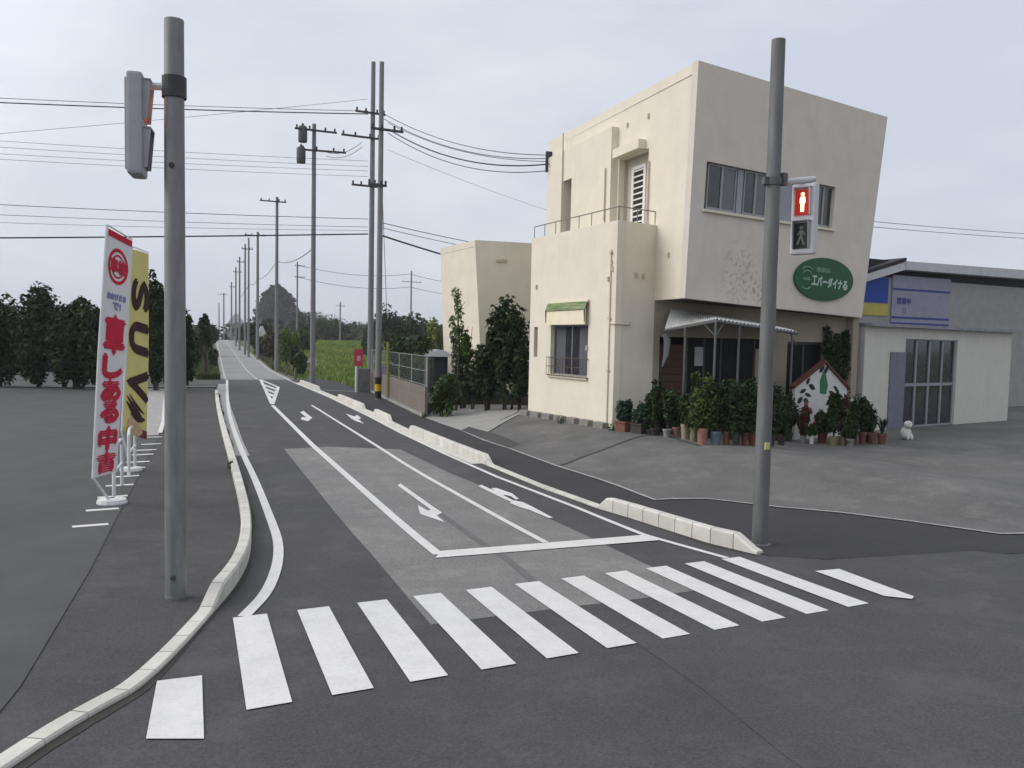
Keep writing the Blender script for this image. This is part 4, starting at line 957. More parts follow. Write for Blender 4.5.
upole(UA, zp(UA, 62), 3.2*((UA-CAMP).dot(FW))/FPX, 'grey utility pole with a yellow and black band at its foot', [(zp(UA, 130), .9, .1, .3), (zp(UA, 186), .5, .1, -.2)], band=(zp(UA, 398), zp(UA, 377)))
upole(UB, zp(UB, 62), 3.0*((UB-CAMP).dot(FW))/FPX, 'plain grey utility pole with stacked crossarms, left one of the close pair', [(zp(UB, 114), 1.0, .1, -.2), (zp(UB, 139), 1.3, .1, -.8), (zp(UB, 187), .9, .1, -.5)])
U3 = G(313, 386); U3 = Vector((at_y(312.5, 380, U3.y).x, U3.y, gz(U3.x, U3.y)))
upole(U3, zp(U3, 124), 2.7*U3.y/FPX, 'utility pole carrying two dark transformers and two crossarms beside the road', [(zp(U3, 131), 1.4, .05, .1), (zp(U3, 151), 1.5, -.1, .6)], [(zp(U3, 135), -.75, 0), (zp(U3, 156), -.85, 0)])
row = [(276.5, 90, 197, 'slender utility pole with a short crossarm, third from the front of the long row'), (257.5, 120, 232, 'pale utility pole with a wide top fitting behind the third pole of the row'),
       (248.5, 128, 238, 'thin bare utility pole, right one of the close pair down the road'), (245, 137, 244, 'thin bare utility pole, left one of the close pair down the road'),
       (239.5, 158, 257, 'distant utility pole standing above the white house roof'), (235.8, 181, 267, 'distant utility pole left of the one above the white house roof'),
       (231.5, 231, 282, 'faint distant utility pole in the middle of the receding row'), (223.8, 290, 293, 'short far utility pole with a thick head near the end of the row'), (219, 360, 303, 'farthest faint utility pole where the road vanishes')]
ROWP = [U3]
for i, (px, Y, top, lab) in enumerate(row):
    P = atY(px, Y); ROWP.append(P)
    upole(P, zp(P, top), (1.9, 1.6, 1.15, 1.15, 1.05, .95, .9, .8, .7)[i]*Y/FPX, lab, [(zp(P, top)-.5, 1.3, .05, -.4)] if i in (0, 1, 7) else ([(zp(P, top+5), .8, .05, .3)] if i in (3, 4, 5, 6) else []), group='utility poles along the road')
PX1 = atY(297, 190); upole(PX1, zp(PX1, 262), 1.0*190/FPX, 'far utility pole with short side pegs right of the dark hill', [(zp(PX1, 266), 1.1, .2, .5), (zp(PX1, 277), 1.1, .2, .5)])
PX2 = atY(410.5, 200); upole(PX2, zp(PX2, 271), 1.0*200/FPX, 'far utility pole with a crossarm above the trees left of the flared block', [(zp(PX2, 282), 2.4, .0, 0)])
PX3 = atY(340, 260); upole(PX3, zp(PX3, 302), 0.9*260/FPX, 'tiny utility pole above the tree line in the field', [(zp(PX3, 306), 1.3, 0, 0)])

# ================================================================== WIRES
WIREM = mat('wire', (.035, .035, .04), .6, .1, 5)
def wire(A, B, sag, r, label, group=None, name='power_line'):
    n = 24; pts = []
    for i in range(n+1):
        t = i/n; p = A.lerp(B, t); p = p-Z3*sag*4*t*(1-t); pts.append(p)
    mb = MB(); mb.tube(pts, r, 5, False); o = mb.build(name, WIREM, smooth=True); tag(o, label, 'wire', group); return o
YW = UB.y
gl = 'wires crossing above the left side street'
def lw(y112, y368, r, label, sag=.25):
    s = (y368-y112)/256; A = at_y(-420, y112-s*532, YW+2); B = at_y(368, y368, YW); wire(A, B, sag, r, label, gl)
lw(103, 114, .035, 'thick dark cable crossing the sky high on the left, lower one of the top pair')
lw(99, 111, .018, 'thin line crossing the sky high on the left, upper one of the top pair')
lw(120, 99, .012, 'faint line rising to the top of the pole pair across the upper left sky')
for a, b, n_ in ((144, 161, 'topmost'), (150, 166.5, 'second'), (156, 171, 'third'), (161.5, 176.5, 'lowest')): lw(a, b, .012, n_+' of the four faint parallel lines in the middle of the left sky')
lw(206, 219, .02, 'line above the low cable on the left, topmost of three')
lw(215.5, 227, .015, 'line above the low cable on the left, middle of three'); lw(222, 230.5, .012, 'line just above the low thick cable on the left')
lw(235.5, 234, .045, 'low thick black cable crossing the left sky above the banners', .1)
gr_ = 'wires from the pole pair towards the houses'
for (a, b, r, sag, lab) in (((384, 114), (549, 155), .018, .55, 'topmost service line from the pole pair to the cream house'), ((384, 119), (549, 158.5), .018, .6, 'second service line from the pole pair to the cream house'), ((388, 123), (549, 161.5), .015, .5, 'third service line from the pole pair to the cream house'),
                            ((388, 129), (549, 164), .032, .7, 'thick twisted service cable from the pole pair to the cream house'), ((388, 133), (549, 170.5), .02, .75, 'lowest service line from the pole pair to the cream house')):
    A = at_y(a[0], a[1], UA.y); B = at_x(b[0], b[1], XW-.35); wire(A, B, sag, r, lab, gr_)
mb = MB(); p = at_x(549, 162, XW-.12); mb.box(p, (.3, .12, .9)); mb.build('service_bracket', STEELD, house)
for a, b, r, sag, lab in (((383, 223), (600, 260), .022, .3, 'upper line running from the pole pair to behind the flared block'), ((383, 228), (600, 266), .018, .3, 'middle line running from the pole pair to behind the flared block'), ((383, 236), (600, 292), .05, .3, 'heavy lashed cable running from the pole pair to behind the flared block'), ((388, 150), (640, 236), .01, .4, 'faint line descending to behind the upper floor of the cream house')):
    wire(at_y(a[0], a[1], UA.y), at_y(b[0], b[1], 62), sag, r, lab, gr_)
for a, b, lab in (((326, 152), (362, 142), 'upper short slack line between the transformer pole and the pole pair'), ((326, 156), (362, 147), 'lower short slack line between the transformer pole and the pole pair')): wire(at_y(*a, U3.y), at_y(*b, YW), .35, .018, lab)
for (y0, y1, lab) in ((221, 230, 'upper line beside the right side of the cream house'), (226.5, 234, 'lower line beside the right side of the cream house')): wire(at_y(868, y0, 60), at_y(1150, y1+10, 60), .2, .025, lab)
LOWZ = [248, 261, 279, 283, 288, 296]
for i in range(5):
    A, B = ROWP[i], ROWP[i+1]; A = Vector((A.x, A.y, zp(A, LOWZ[i]))); B = Vector((B.x, B.y, zp(B, LOWZ[i+1])))
    wire(A, B, .5, .03, ['low cable from the transformer pole to the third pole of the row', 'low cable between the third and fourth poles of the row', 'low cable from the pale pole to the close pair down the road', 'low cable between the two thin bare poles down the road', 'low cable from the thin bare pole to the pole above the white roof'][i], 'cables along the road')
for k, (y0, y1, y2) in enumerate(((265, 276, 286), (277, 289, 296))):
    wire(at_y(298, y0, 190), at_y(410, y1-2, 200), 1.2, .05, ['upper', 'lower'][k]+' far line over the field between two distant poles'); wire(at_y(410, y1-2, 200), at_y(520, y2, 205), 1.2, .05, ['upper', 'lower'][k]+' far line from the distant pole to the flared block')

# ================================================================== BANNERS on the left forecourt
fc = gpoly([(166, 388), (164.5, 405), (163.5, 422), (158, 440), (146, 462), (133, 488), (115, 522), (90, 572), (20, 690), (-150, 900), (-700, 900), (-700, 388)])
sheet('forecourt', [(p.x, p.y) for p in fc if p.y > 3], .03, mat('forecourt_concrete', (.075, .074, .074), .9, .15, .8, .2, 80, grain=.12, gscale=60), 1.0)
mb = MB(); drape_poly(mb, gpoly([(146, 389), (165.5, 389), (164, 405), (163, 422), (158.5, 436), (138, 437)]), .036); struct(mb.build('driveway_slab', CONC_GUT))
mb = MB(); ribbon_mb(mb, [G(*a) for a in ((166, 390), (164.5, 405), (163.5, 422), (160, 434))], .14, .045); struct(mb.build('forecourt_line', PAINT))
BE = Vector((math.cos(R(52)), math.sin(R(52)), 0)); BN = Vector((BE.y, -BE.x, 0))
def cloth(quadpx, base, nu=8, nv=26, wob=.016, seed=0):
    P0 = Vector(base); c = [at_plane(a, b, P0, BN) for a, b in quadpx]   # TL TR BR BL
    def f(u, v):
        p = c[0].lerp(c[1], u).lerp(c[3].lerp(c[2], u), v); return p+BN*wob*math.sin(u*3.2+v*7+seed)*(.3+u*.7)
    return f
def sheet_mb(f, nu=8, nv=26, u0=0, u1=1, v0=0, v1=1, d=0, th=.006):
    mb = MB(); vs = []; fs = []
    for s in (d+th, d):
        for j in range(nv+1):
            for i in range(nu+1): vs.append(f(u0+(u1-u0)*i/nu, v0+(v1-v0)*j/nv)+BN*s)
    k = (nu+1)*(nv+1)
    for j in range(nv):
        for i in range(nu):
            a = j*(nu+1)+i; fs.append((a, a+nu+1, a+nu+2, a+1)); fs.append((k+a, k+a+1, k+a+nu+2, k+a+nu+1))
    return mb.add(vs, fs)
def cloth_text(mb, f, txt, uc, vc, du, dv, rot=0, bold=0, d=.02):
    vs, fs = text_poly(txt, 1, .004, rot); W = max(abs(v.x) for v in vs); Hh = max(abs(v.y) for v in vs)
    for k in ((0, 0),) if not bold else ((-bold, 0), (bold, 0), (0, bold), (0, -bold)):
        mb.add([f(uc+v.x/W*du/2+k[0], vc-v.y/Hh*dv/2+k[1]*.2)+BN*(d+v.z+k[0]*.01) for v in vs], fs)
POLEW = mat('banner_pole', (.62, .62, .62), .5, .08, 5)
YB_ = G(131, 472); fy = cloth([(132, 249), (149, 254), (147, 440), (121.5, 431)], YB_, seed=1)
by = thing('advertising_banner', YB_, 'tall yellow banner with large sideways dark brown letters on the left forecourt', 'banner')
YEL = mat('banner_yellow', (.60, .53, .20), .8, .07, 2); INKB = mat('banner_brown', (.045, .018, .02), .8, .15, 6)
sheet_mb(fy).build('cloth', YEL, by, smooth=True)
for ch, v in (('S', .24), ('U', .47), ('V', .72)):
    mb = MB(); cloth_text(mb, fy, ch, .54, v, .8, .15, -math.pi/2, bold=.065); mb.build('letter', INKB, by)
mb = MB()
for u0, v0, u1, v1, w0_ in ((.12, .80, .75, .885, .05), (.2, .785, .85, .865, .035), (.1, .83, .7, .905, .05), (.3, .89, .9, .895, .06)):
    vs = []
    for i in range(9):
        t_ = i/8; u = u0+(u1-u0)*t_; v = v0+(v1-v0)*t_+.012*math.sin(t_*3.1); h_ = w0_*math.sin(.25+2.7*t_)*.32; vs += [fy(u, v-h_)+BN*.02, fy(u, v+h_)+BN*.02]
    mb.add(vs, [(2*i, 2*i+1, 2*i+3, 2*i+2) for i in range(8)])
mb.build('picture', INKB, by)
mb = MB(); mb.add([fy(u, v)+BN*.02 for u, v in ((.15, .995), (.22, .92), (.4, .90), (.62, .93), (.82, .97), (.7, .995))], [(0, 1, 2, 3, 4, 5)]); mb.build('picture', mat('banner_tan', (.5, .36, .22), .8, .2, 12), by)
mb = sheet_mb(fy, 5, 4, .68, .99, .955, .998, .014); mb.build('picture', mat('banner_maroon', (.14, .03, .05), .8, .2, 8), by)
p0 = fy(0, 0)+Z3*.06; p1 = fy(0, 1); mb = MB(); mb.tube([p0+BE*-.01, p1, YB_+Z3*.02], .025, 8); mb.tube([p0, fy(1, 0)+Z3*.03], .015, 6); mb.lathe([(.24, 0), (.26, .05), (.24, .11), (.05, .14)], YB_, 14); mb.build('pole', POLEW, by)
WB_ = G(112, 505); fw_ = cloth([(107, 228), (132.5, 241), (117, 472), (93, 478)], WB_, wob=.02, seed=2.2)
bw = thing('advertising_banner', WB_, 'white banner with a red ring emblem and big red characters at the left edge', 'banner')
sheet_mb(fw_).build('cloth', mat('banner_white', (.66, .65, .66), .8, .05, 2), bw, smooth=True)
BRED = mat('banner_red', (.50, .018, .05), .8, .1, 5); BBLUE = mat('banner_blue', (.18, .22, .42), .8, .1, 5)
sheet_mb(fw_, 8, 2, 0, 1, 0, .026, .008).build('top_band', BRED, bw)
mb = MB()
cu, cv, ru, rv = .5, .135, .40, .075
ring = [(math.cos(t*math.pi/20), math.sin(t*math.pi/20)) for t in range(41)]
for k0, k1_ in ((1, .8), (.66, .55)):
    vs = []; fs = []
    for i, (x, y) in enumerate(ring): vs += [fw_(cu+ru*x*k0, cv+rv*y*k0)+BN*.012, fw_(cu+ru*x*k1_, cv+rv*y*k1_)+BN*.012]
    fs = [(2*i, 2*i+2, 2*i+3, 2*i+1) for i in range(40)]; mb.add(vs, fs)
cloth_text(mb, fw_, '車検', cu, cv, .6, .055, bold=.02); mb.build('emblem', BRED, bw)
mb = MB(); cloth_text(mb, fw_, 'おかげさま', .5, .262, .7, .026, bold=.008); cloth_text(mb, fw_, 'で!', .52, .30, .3, .028, bold=.008); mb.build('small_print', BBLUE, bw)
for i, (ch, v, dv) in enumerate((('車', .42, .15), ('し', .55, .085), ('あ', .65, .08), ('る', .74, .075), ('中', .85, .09), ('古', .945, .075))):
    mb = MB(); cloth_text(mb, fw_, ch, .5, v, .74, dv, bold=.045); mb.build('character', BRED, bw)
mb = MB(); p0 = fw_(0, 0)+Z3*.06; mb.tube([p0, fw_(0, .5)-BE*.02, fw_(0, 1), WB_+Z3*.02], .028, 8); mb.tube([p0, fw_(1, 0)+Z3*.03], .016, 6); mb.lathe([(.26, 0), (.28, .05), (.26, .12), (.05, .15)], WB_, 14); mb.build('pole', POLEW, bw)
# white tube barriers
def barrier(a, b, ytop, label):
    A, B = G(*a), G(*b); t = thing('tube_barrier', A, label, 'barrier'); zt = z_at(A, ytop); h = zt-A.z
    mb = MB(); mb.tube([A-Z3*.05, A+Z3*(h-.12), A.lerp(B, .12)+Z3*h, A.lerp(B, .88)+Z3*h, Vector((B.x, B.y, A.z+h-.12)), B-Z3*.05], .035, 10); mb.build('hoop', POLEW, t, smooth=True)
    mb = MB(); mb.tube([A+Z3*h*.5, Vector((B.x, B.y, A.z+h*.5))], .025, 8); mb.build('cross_bar', POLEW, t, smooth=True)
barrier((129, 477), (135, 467), 430, 'white tube barrier just below the yellow banner')
barrier((114, 499), (122, 487), 447, 'white tube barrier below the red-lettered banner')

# ================================================================== FENCE, POSTS AND SHED by the right pavement
A_, B_ = G(370, 391), G(424.5, 417.3); WF2 = Wall(A_, Vector((B_.x-A_.x, B_.y-A_.y, 0))); LF = (Vector((B_.x, B_.y, 0))-Vector((A_.x, A_.y, 0))).length
hw = z_at(B_, 387)-B_.z; hf = z_at(B_, 355.5)-B_.z; zb_ = min(A_.z, B_.z)
fen = thing('mesh_fence', A_, 'pale mesh fence on a stained low block wall beside the right pavement', 'fence')
mb = MB(); n = 10
for i in range(n):
    a0, a1_ = LF*i/n+.006, LF*(i+1)/n-.006
    for k in range(4): WF2.slab(mb, (a0+(0 if k % 2 else .0), hw*k/4+.004-.1*(k == 0), a1_, hw*(k+1)/4-.004), -.14-.002*(i % 2), 0)
mb.build('block_wall', plaster('block_wall_plaster', (.17, .145, .125), .6), fen)
mb = MB(); WF2.slab(mb, (0, -.3, LF, .12), .1, .003); mb.build('footing', CONC, fen)
FENM = mat('fence_steel', (.34, .35, .34), .5, .15, 6, metal=.2)
for i in range(6):
    a = LF*i/5; mb = MB(); mb.tube([WF2.pt(a, hw, -.07), WF2.pt(a, hf, -.07)], .03, 8); mb.build('post', FENM, fen)
for i in range(5):
    a0, a1_ = LF*i/5+.03, LF*(i+1)/5-.03; mb = MB()
    for b in (hw+.06, (hw+hf)/2, hf-.03): mb.tube([WF2.pt(a0, b, -.07), WF2.pt(a1_, b, -.07)], .012, 5, False)
    m_ = int((a1_-a0)/.16)
    for j in range(m_+1): a = a0+(a1_-a0)*j/m_; mb.tube([WF2.pt(a, hw+.05, -.065), WF2.pt(a, hf, -.065)], .004, 4, False)
    mb.build('mesh_panel', FENM, fen)
gp = G(430, 412.5); t = thing('gate_post', gp, 'weathered concrete gate post with a pale letterbox at the fence end', 'gate post')
zt = z_at(gp, 358); mb = MB(); mb.box((gp.x, gp.y+.2, (gp.z+zt)/2-.1), (.34, .34, zt-gp.z+.2), .3, .03); mb.build('post', mat('post_weathered', (.10, .095, .085), .95, .4, 4), t)
mb = MB(); z = z_at(gp, 398); mb.box((gp.x-.05, gp.y-.05, z), (.36, .3, .42), .3, .03); mb.build('letterbox', mat('letterbox', (.38, .36, .32), .6, .2, 6), t)
# end wall with red notice on a post, yellow stay guard
e0 = G(357.5, 392); e1_ = G(369, 391.5); t = thing('wall_stub', e0, 'short grey concrete wall standing end-on before the grass field', 'wall')
zt = z_at(e0, 368.5); mb = MB(); mb.box(((e0.x+e1_.x)/2, e0.y+.2, (e0.z+zt)/2-.1), ((e1_.x-e0.x), .3, zt-e0.z+.2), 0, .02); mb.build('wall', mat('stub_concrete', (.17, .165, .165), .9, .2, 3), t)
sp_ = G(356, 392.5); t = thing('notice_post', sp_, 'white post carrying a small red notice board at the field edge', 'notice')
zt = z_at(sp_, 349); zb2 = z_at(sp_, 366); mb = MB(); mb.tube([sp_-Z3*.1, Vector((sp_.x, sp_.y, zb2+.2))], .07, 8); mb.build('post', POLEW, t)
D_ = sp_.y; mb = MB(); mb.box((sp_.x+.12, sp_.y-.1, (zt+zb2)/2), (8.5*D_/FPX, .04, zt-zb2), -.3, .01); nbd = mb.build('board', mat('notice_red', (.38, .03, .06), .6, .2, 6), t)
mb = MB(); e_ = Vector((math.cos(-.3), math.sin(-.3), 0)); mb.box(Vector((sp_.x+.12, sp_.y-.127, (zt+zb2)/2-.05)), (.22, .006, .3), -.3); mb.build('printed_panel', mat('notice_pink', (.55, .25, .28), .6, .4, 14), nbd)
yg = G(388, 400); t = thing('stay_wire', yg, 'yellow plastic guard round a stay wire beside the banded utility pole', 'stay wire')
zt = z_at(yg, 342); mb = MB(); mb.tube([yg-Z3*.1, Vector((yg.x-.05, yg.y, zt))], .075, 10); mb.build('guard', mat('guard_yellow', (.36, .33, .10), .5, .15, 5), t, smooth=True)
mb = MB(); mb.tube([Vector((yg.x-.05, yg.y, zt)), Vector((UA.x+.1, UA.y, zp(UA, 190)))], .015, 5); mb.build('wire', WIREM, t)
pb = G(384, 397); t = thing('notice_sheet', pb, 'faded lilac sheet tied behind the banded utility pole', 'sheet'); z1 = z_at(pb, 366); z0 = z_at(pb, 380)
mb = MB(); mb.box((pb.x, pb.y+.1, (z0+z1)/2), (.42, .02, z1-z0), -.2); mb.build('sheet', mat('sheet_lilac', (.30, .22, .34), .8, .2, 6), t)
mb = MB(); mb.tube([pb-Z3*.1, Vector((pb.x, pb.y+.1, z0+.1))], .03, 6); mb.build('stake', FENM, t)
# shed with a white roof peeping over the hedge
YS_ = B_.y+3.0; s0 = at_y(429, 356, YS_); s1_ = at_y(449, 356, YS_); zg = gz(s0.x, YS_)-.1
t = thing('garden_shed', Vector((s0.x, YS_, zg)), 'dark garden shed with a white curved roof behind the mesh fence', 'shed')
w_ = s1_.x-s0.x; zr_ = s0.z; mb = MB(); mb.box((s0.x+w_/2, YS_+1, (zg+zr_)/2), (w_-.1, 2, zr_-zg), 0, .02); mb.build('body', mat('shed_dark', (.03, .032, .042), .6, .2, 3), t)
mb = MB(); rp_ = [(-.08+(w_+.16)*i/8, .3*math.sin(math.pi*(i+.6)/9.2)) for i in range(9)]; mb.prism(rp_+[(w_+.08, -.03), (-.08, -.03)], (1, 0, 0), Z3, (0, -1, 0), -2.3, (s0.x, YS_-.15, zr_+.005)); mb.build('roof', mat('shed_roof_white', (.75, .75, .75), .5, .05, 4), t)
mb = MB(); mb.box((s0.x+w_*.5, YS_-.015, (zg+zr_)/2-.05), (w_*.5, .03, zr_-zg-.3), 0, .01); mb.build('door', mat('shed_door', (.05, .052, .06), .6, .15, 3), t)

# ================================================================== SHRUBS in front of the flared block
def shrub(px, basepy, top, wpx, lm, label, seed, n=700, leaf=.12, cat='shrub', stems=4, dense=12, group=None, behind=0.0):
    P = G(px, basepy); P.y += behind; P.z = gz(P.x, P.y); D = (P-CAMP).dot(FW); h = z_at(P, top)-P.z; wd = wpx*D/FPX; rnd = random.Random(seed)
    t = thing('shrub', P, label, cat, group); mb = MB()
    for i in range(stems):
        a = rnd.random()*6.28; r_ = rnd.uniform(.1, .35)*wd; mb.tube([P-Z3*.1+Vector((math.cos(a)*r_*.3, math.sin(a)*r_*.3, 0)), P+Vector((math.cos(a)*r_*.7, math.sin(a)*r_*.7, h*.45)), P+Vector((math.cos(a)*r_, math.sin(a)*r_, h*.85))], [.04, .028, .01], 5)
    mb.build('stem', BARK, t)
    mb = MB(); lumpy_crown(mb, P+Z3*h*.53, (wd*.5, wd*.42, h*.5), dense, n//dense, leaf, rnd, .3); mb.build('foliage', lm, t); return t
shrub(443, 417, 368, 34, LF_MID, 'leafy mid-green shrub beside the gate post', 3, 1500, .11, dense=16)
shrub(462, 409, 312, 30, LF_MID, 'thin open shrub with light gaps before the pale flared block', 4, 1100, .12, dense=16)
P = G(456, 411); rnd = random.Random(9); t = thing('sapling', P, 'tall spindly sapling with pale green shoots rising above the other shrubs', 'sapling')
D = (P-CAMP).dot(FW); h = z_at(P, 288)-P.z; mb = MB(); mb.tube([P-Z3*.1, P+Vector((.1, 0, h*.5)), P+Vector((-.05, 0, h))], [.06, .04, .012], 6)
for k in range(6): z = h*(.45+.09*k); a = rnd.random()*6.28; mb.tube([P+Z3*z, P+Vector((.35*math.cos(a), .35*math.sin(a), z+.45))], [.02, .008], 5)
mb.build('trunk', BARK, t); mb = MB()
for k in range(16): z = h*(.5+.5*k/16); a = rnd.random()*6.28; leaf_cloud(mb, P+Vector((.3*math.cos(a)*(1.2-k/16), .3*math.sin(a)*(1.2-k/16), z)), (.22, .22, .3), 26, .09, rnd, .2)
mb.build('foliage', LF_BRIGHT, t)
shrub(508, 410, 291, 50, LF_DARK, 'big dark rounded shrub nearly as tall as the wall, beside the cream house', 6, 4200, .12, dense=34, stems=6)
shrub(487, 411, 335, 34, LF_DARK, 'dark shrub with bare lower stems left of the biggest dark shrub', 7, 2000, .12, dense=18, stems=6)
shrub(472, 410, 368, 26, LF_DARK, 'low dark shrub under the open light-gapped shrub', 8, 1000, .11, dense=12)
shrub(520, 411, 345, 24, LF_DARK, 'dark shrub squeezed against the corner of the cream house', 18, 1200, .11, dense=12)
lw_ = G(452, 405.5); lw2 = G(529, 406.5); t = thing('low_wall', lw_, 'low dark brown wall under the shrubs at the back of the apron', 'wall'); WLW = Wall(lw_, Vector((lw2.x-lw_.x, lw2.y-lw_.y, 0)))
mb = MB(); WLW.slab(mb, (0, -.3, (lw2-lw_).length, .8), -.15, 0); mb.build('wall', mat('wall_darkbrown', (.04, .032, .028), .9, .3, 3), t)
# clipped hedge behind the mesh fence
hA, hB = A_+Vector((.35, 0, 0)), B_+Vector((.2, .4, 0)); rnd = random.Random(11); hd_ = (hB-hA); hd_.z = 0; n_ = 26
t = thing('clipped_hedge', hA, 'dense dark clipped hedge rising behind the mesh fence', 'hedge'); mb = MB(); zt = z_at(hB+Vector((.5, 0, 0)), 339)
for i in range(n_):
    p = hA.lerp(hB, .36+.49*i/(n_-1))
    for k in range(5): leaf_cloud(mb, Vector((p.x+.35, p.y, p.z+.25+(zt-p.z-.5)*k/4)), (.5, .45, .42), 80, .10, rnd, .6)
mb.build('foliage', LF_DARK, t)
for i in range(7): p = hA.lerp(hB, .38+.46*i/6); mb = MB(); mb.tube([p+Vector((.35, 0, -.1)), p+Vector((.35, 0, 2.4))], [.05, .03], 5); mb.build('stem', BARK, t)

# ================================================================== POTTED PLANTS before the cafe
LF_POT = leafmat('leaf_pot', (.017, .034, .010), (.040, .062, .020))
LF_POTY = leafmat('leaf_pot_olive', (.038, .062, .014), (.080, .105, .028))
TERR = mat('terracotta', (.17, .075, .052), .85, .2, 5); TERR2 = mat('terracotta_pink', (.30, .15, .12), .85, .15, 5); POTB = mat('pot_beige', (.30, .24, .17), .8, .15, 6); POTBL = mat('pot_bluegrey', (.10, .16, .18), .6, .15, 5)
POTD = mat('pot_dark', (.045, .038, .035), .7, .2, 6); POTR = mat('pot_red', (.15, .045, .036), .75, .15, 6); POTW = mat('pot_grey', (.24, .23, .22), .8, .2, 6); POTY = mat('pot_yellowish', (.22, .19, .10), .8, .3, 9); SOIL = mat('potting_soil', (.03, .022, .016), .95, .3, 20)
FLOWR = leafmat('petals_red', (.35, .03, .04), (.5, .08, .10)); FLOWW = leafmat('petals_white', (.5, .5, .46), (.65, .65, .6))
def potted(px, py, wpx, hpx, top, pm, lm, label, kind='bush', seed=0, fw=1.6, square=False, flowers=None):
    P = G(px, py); D = (P-CAMP).dot(FW); s = D/FPX; r_ = wpx*s/2; h = hpx*s; H_ = (py-top)*s; rnd = random.Random(seed*7+px)
    t = thing('potted_plant', P, label, 'potted plant', 'potted plants before the cafe'); mb = MB()
    if square:
        d_ = (wpx*s, min(.5, wpx*s), h); mb.box(P+Vector((0, 0, h/2)), d_, math.atan2(FD.y, FD.x), .02); mb.box(P+Z3*(h+.0), (d_[0]+.05, d_[1]+.05, .06), math.atan2(FD.y, FD.x), .015)
    else: mb.lathe([(0, .0), (r_*.72, 0), (r_*.94, h*.8), (r_*.96, h*.82), (r_*1.06, h*.83), (r_*1.06, h), (r_*.92, h), (r_*.9, h*.9), (0, h*.9)], P, 18)
    mb.build('pot', pm, t, smooth=not square)
    mb = MB(); top_ = P+Z3*h*.9; hh = H_-h*.9
    stems = MB()
    if kind == 'bush':
        for k in range(3): a = rnd.random()*6.28; stems.tube([top_-Z3*.02, top_+Vector((math.cos(a)*r_*.5, math.sin(a)*r_*.5, hh*.6))], [.018, .008], 5)
        lumpy_crown(mb, top_+Z3*hh*.47, (r_*fw*1.45, r_*fw*1.1, hh*.62), 26, 56, .07, rnd, .15)
    elif kind == 'tall':
        for k in range(4):
            a = rnd.random()*6.28; q = top_+Vector((math.cos(a)*r_*.8, math.sin(a)*r_*.8, hh*rnd.uniform(.75, 1))); stems.tube([top_-Z3*.02, top_.lerp(q, .5)+Vector((rnd.uniform(-.05, .05), 0, 0)), q], [.02, .015, .006], 5)
            for j in range(6): leaf_cloud(mb, top_.lerp(q, .3+.14*j), (r_*.6, r_*.6, hh*.09), 20, .07, rnd, .2)
    elif kind == 'strap':
        for k in range(46):
            a = rnd.random()*6.28; l_ = hh*rnd.uniform(.7, 1.1); d = Vector((math.cos(a), math.sin(a), 0)); sd_ = Vector((-d.y, d.x, 0))*.022; lean_ = rnd.uniform(.15, .8)
            p0, p1, p2 = top_, top_+d*l_*lean_*.4+Z3*l_*.7, top_+d*l_*lean_+Z3*l_*(.95-.3*lean_)
            mb.add([p0-sd_, p0+sd_, p1+sd_, p1-sd_, p2], [(0, 1, 2, 3), (3, 2, 4)])
    elif kind == 'cactus':
        stems.tube([top_-Z3*.02, top_+Z3*hh*.5], [.03, .02], 6)
        for k in range(14): z = hh*(.3+.05*k); a = rnd.random()*6.28; leaf_cloud(mb, top_+Vector((math.cos(a)*r_*.9, math.sin(a)*r_*.9, z)), (.08, .08, .1), 16, .08, rnd, .3)
    if stems.v: stems.build('stem', BARK, t)
    mb.build('foliage', lm, t)
    if flowers:
        for k in range(7):
            mb = MB(); a = rnd.random()*6.28; leaf_cloud(mb, top_+Vector((math.cos(a)*r_*fw*1.2, math.sin(a)*r_*fw*1.0, hh*rnd.uniform(.35, .95))), (.04, .04, .04), 10, .05, rnd, .3); mb.build('flower', flowers, t)
    return t
potted(625, 432, 14, 10, 399, TERR, LF_BLUE, 'square terracotta planter with a bushy blue-green plant at the house corner', 'bush', 1, 1.1, True)
potted(641, 434, 15, 10, 402, POTD, LF_BLUE, 'dark planter of blue-green foliage next to the corner planter', 'bush', 2, 1.0, True)
potted(655, 436, 10, 8, 378, POTD, LF_POT, 'tall thin plant with round leaves against the side wall of the balcony block', 'tall', 3)
potted(650, 435, 9, 6, 391, POTD, LF_DARK, 'dark upright bush standing against the balcony block wall', 'bush', 31, 1.2)
potted(667, 438, 9, 9, 390, POTW, LF_DARK, 'grey pot with a loose twiggy dark plant left of the row of coloured pots', 'tall', 4)
potted(676, 438, 8, 11, 398, TERR2, LF_DARK, 'small pink clay pot half hidden at the start of the coloured row', 'bush', 5)
potted(685, 440, 9, 16, 392, POTB, LF_POT, 'tall beige pot, leftmost of the two cream-coloured ones', 'bush', 6)
potted(693.5, 442, 9, 15, 384, POTY, LF_POT, 'mottled ochre pot between the beige pot and the pink clay pot', 'bush', 7, 1.8)
potted(702, 445, 11, 17, 376, TERR2, LF_POTY, 'large pink clay pot under the palest tall bush', 'bush', 8, 2.0)
potted(715.5, 445, 12, 14, 383, POTBL, LF_POT, 'blue-grey glazed tub under a tall leafy bush', 'bush', 9, 1.5)
potted(726, 445, 8, 14, 385, TERR, LF_DARK, 'brown clay pot right beside the blue-grey tub', 'bush', 10, 2.0)
potted(736, 446, 9, 15, 383, POTD, LF_DARK, 'dark charcoal pot between the brown and the red pots', 'bush', 11, 2.0)
potted(744, 446, 7, 14, 388, POTR, LF_POT, 'narrow red pot left of its twin beside the signal pole', 'bush', 12, 2.0)
potted(751.5, 446, 8, 14, 382, POTR, LF_DARK, 'red pot nearest the signal pole on its left', 'bush', 13, 2.2)
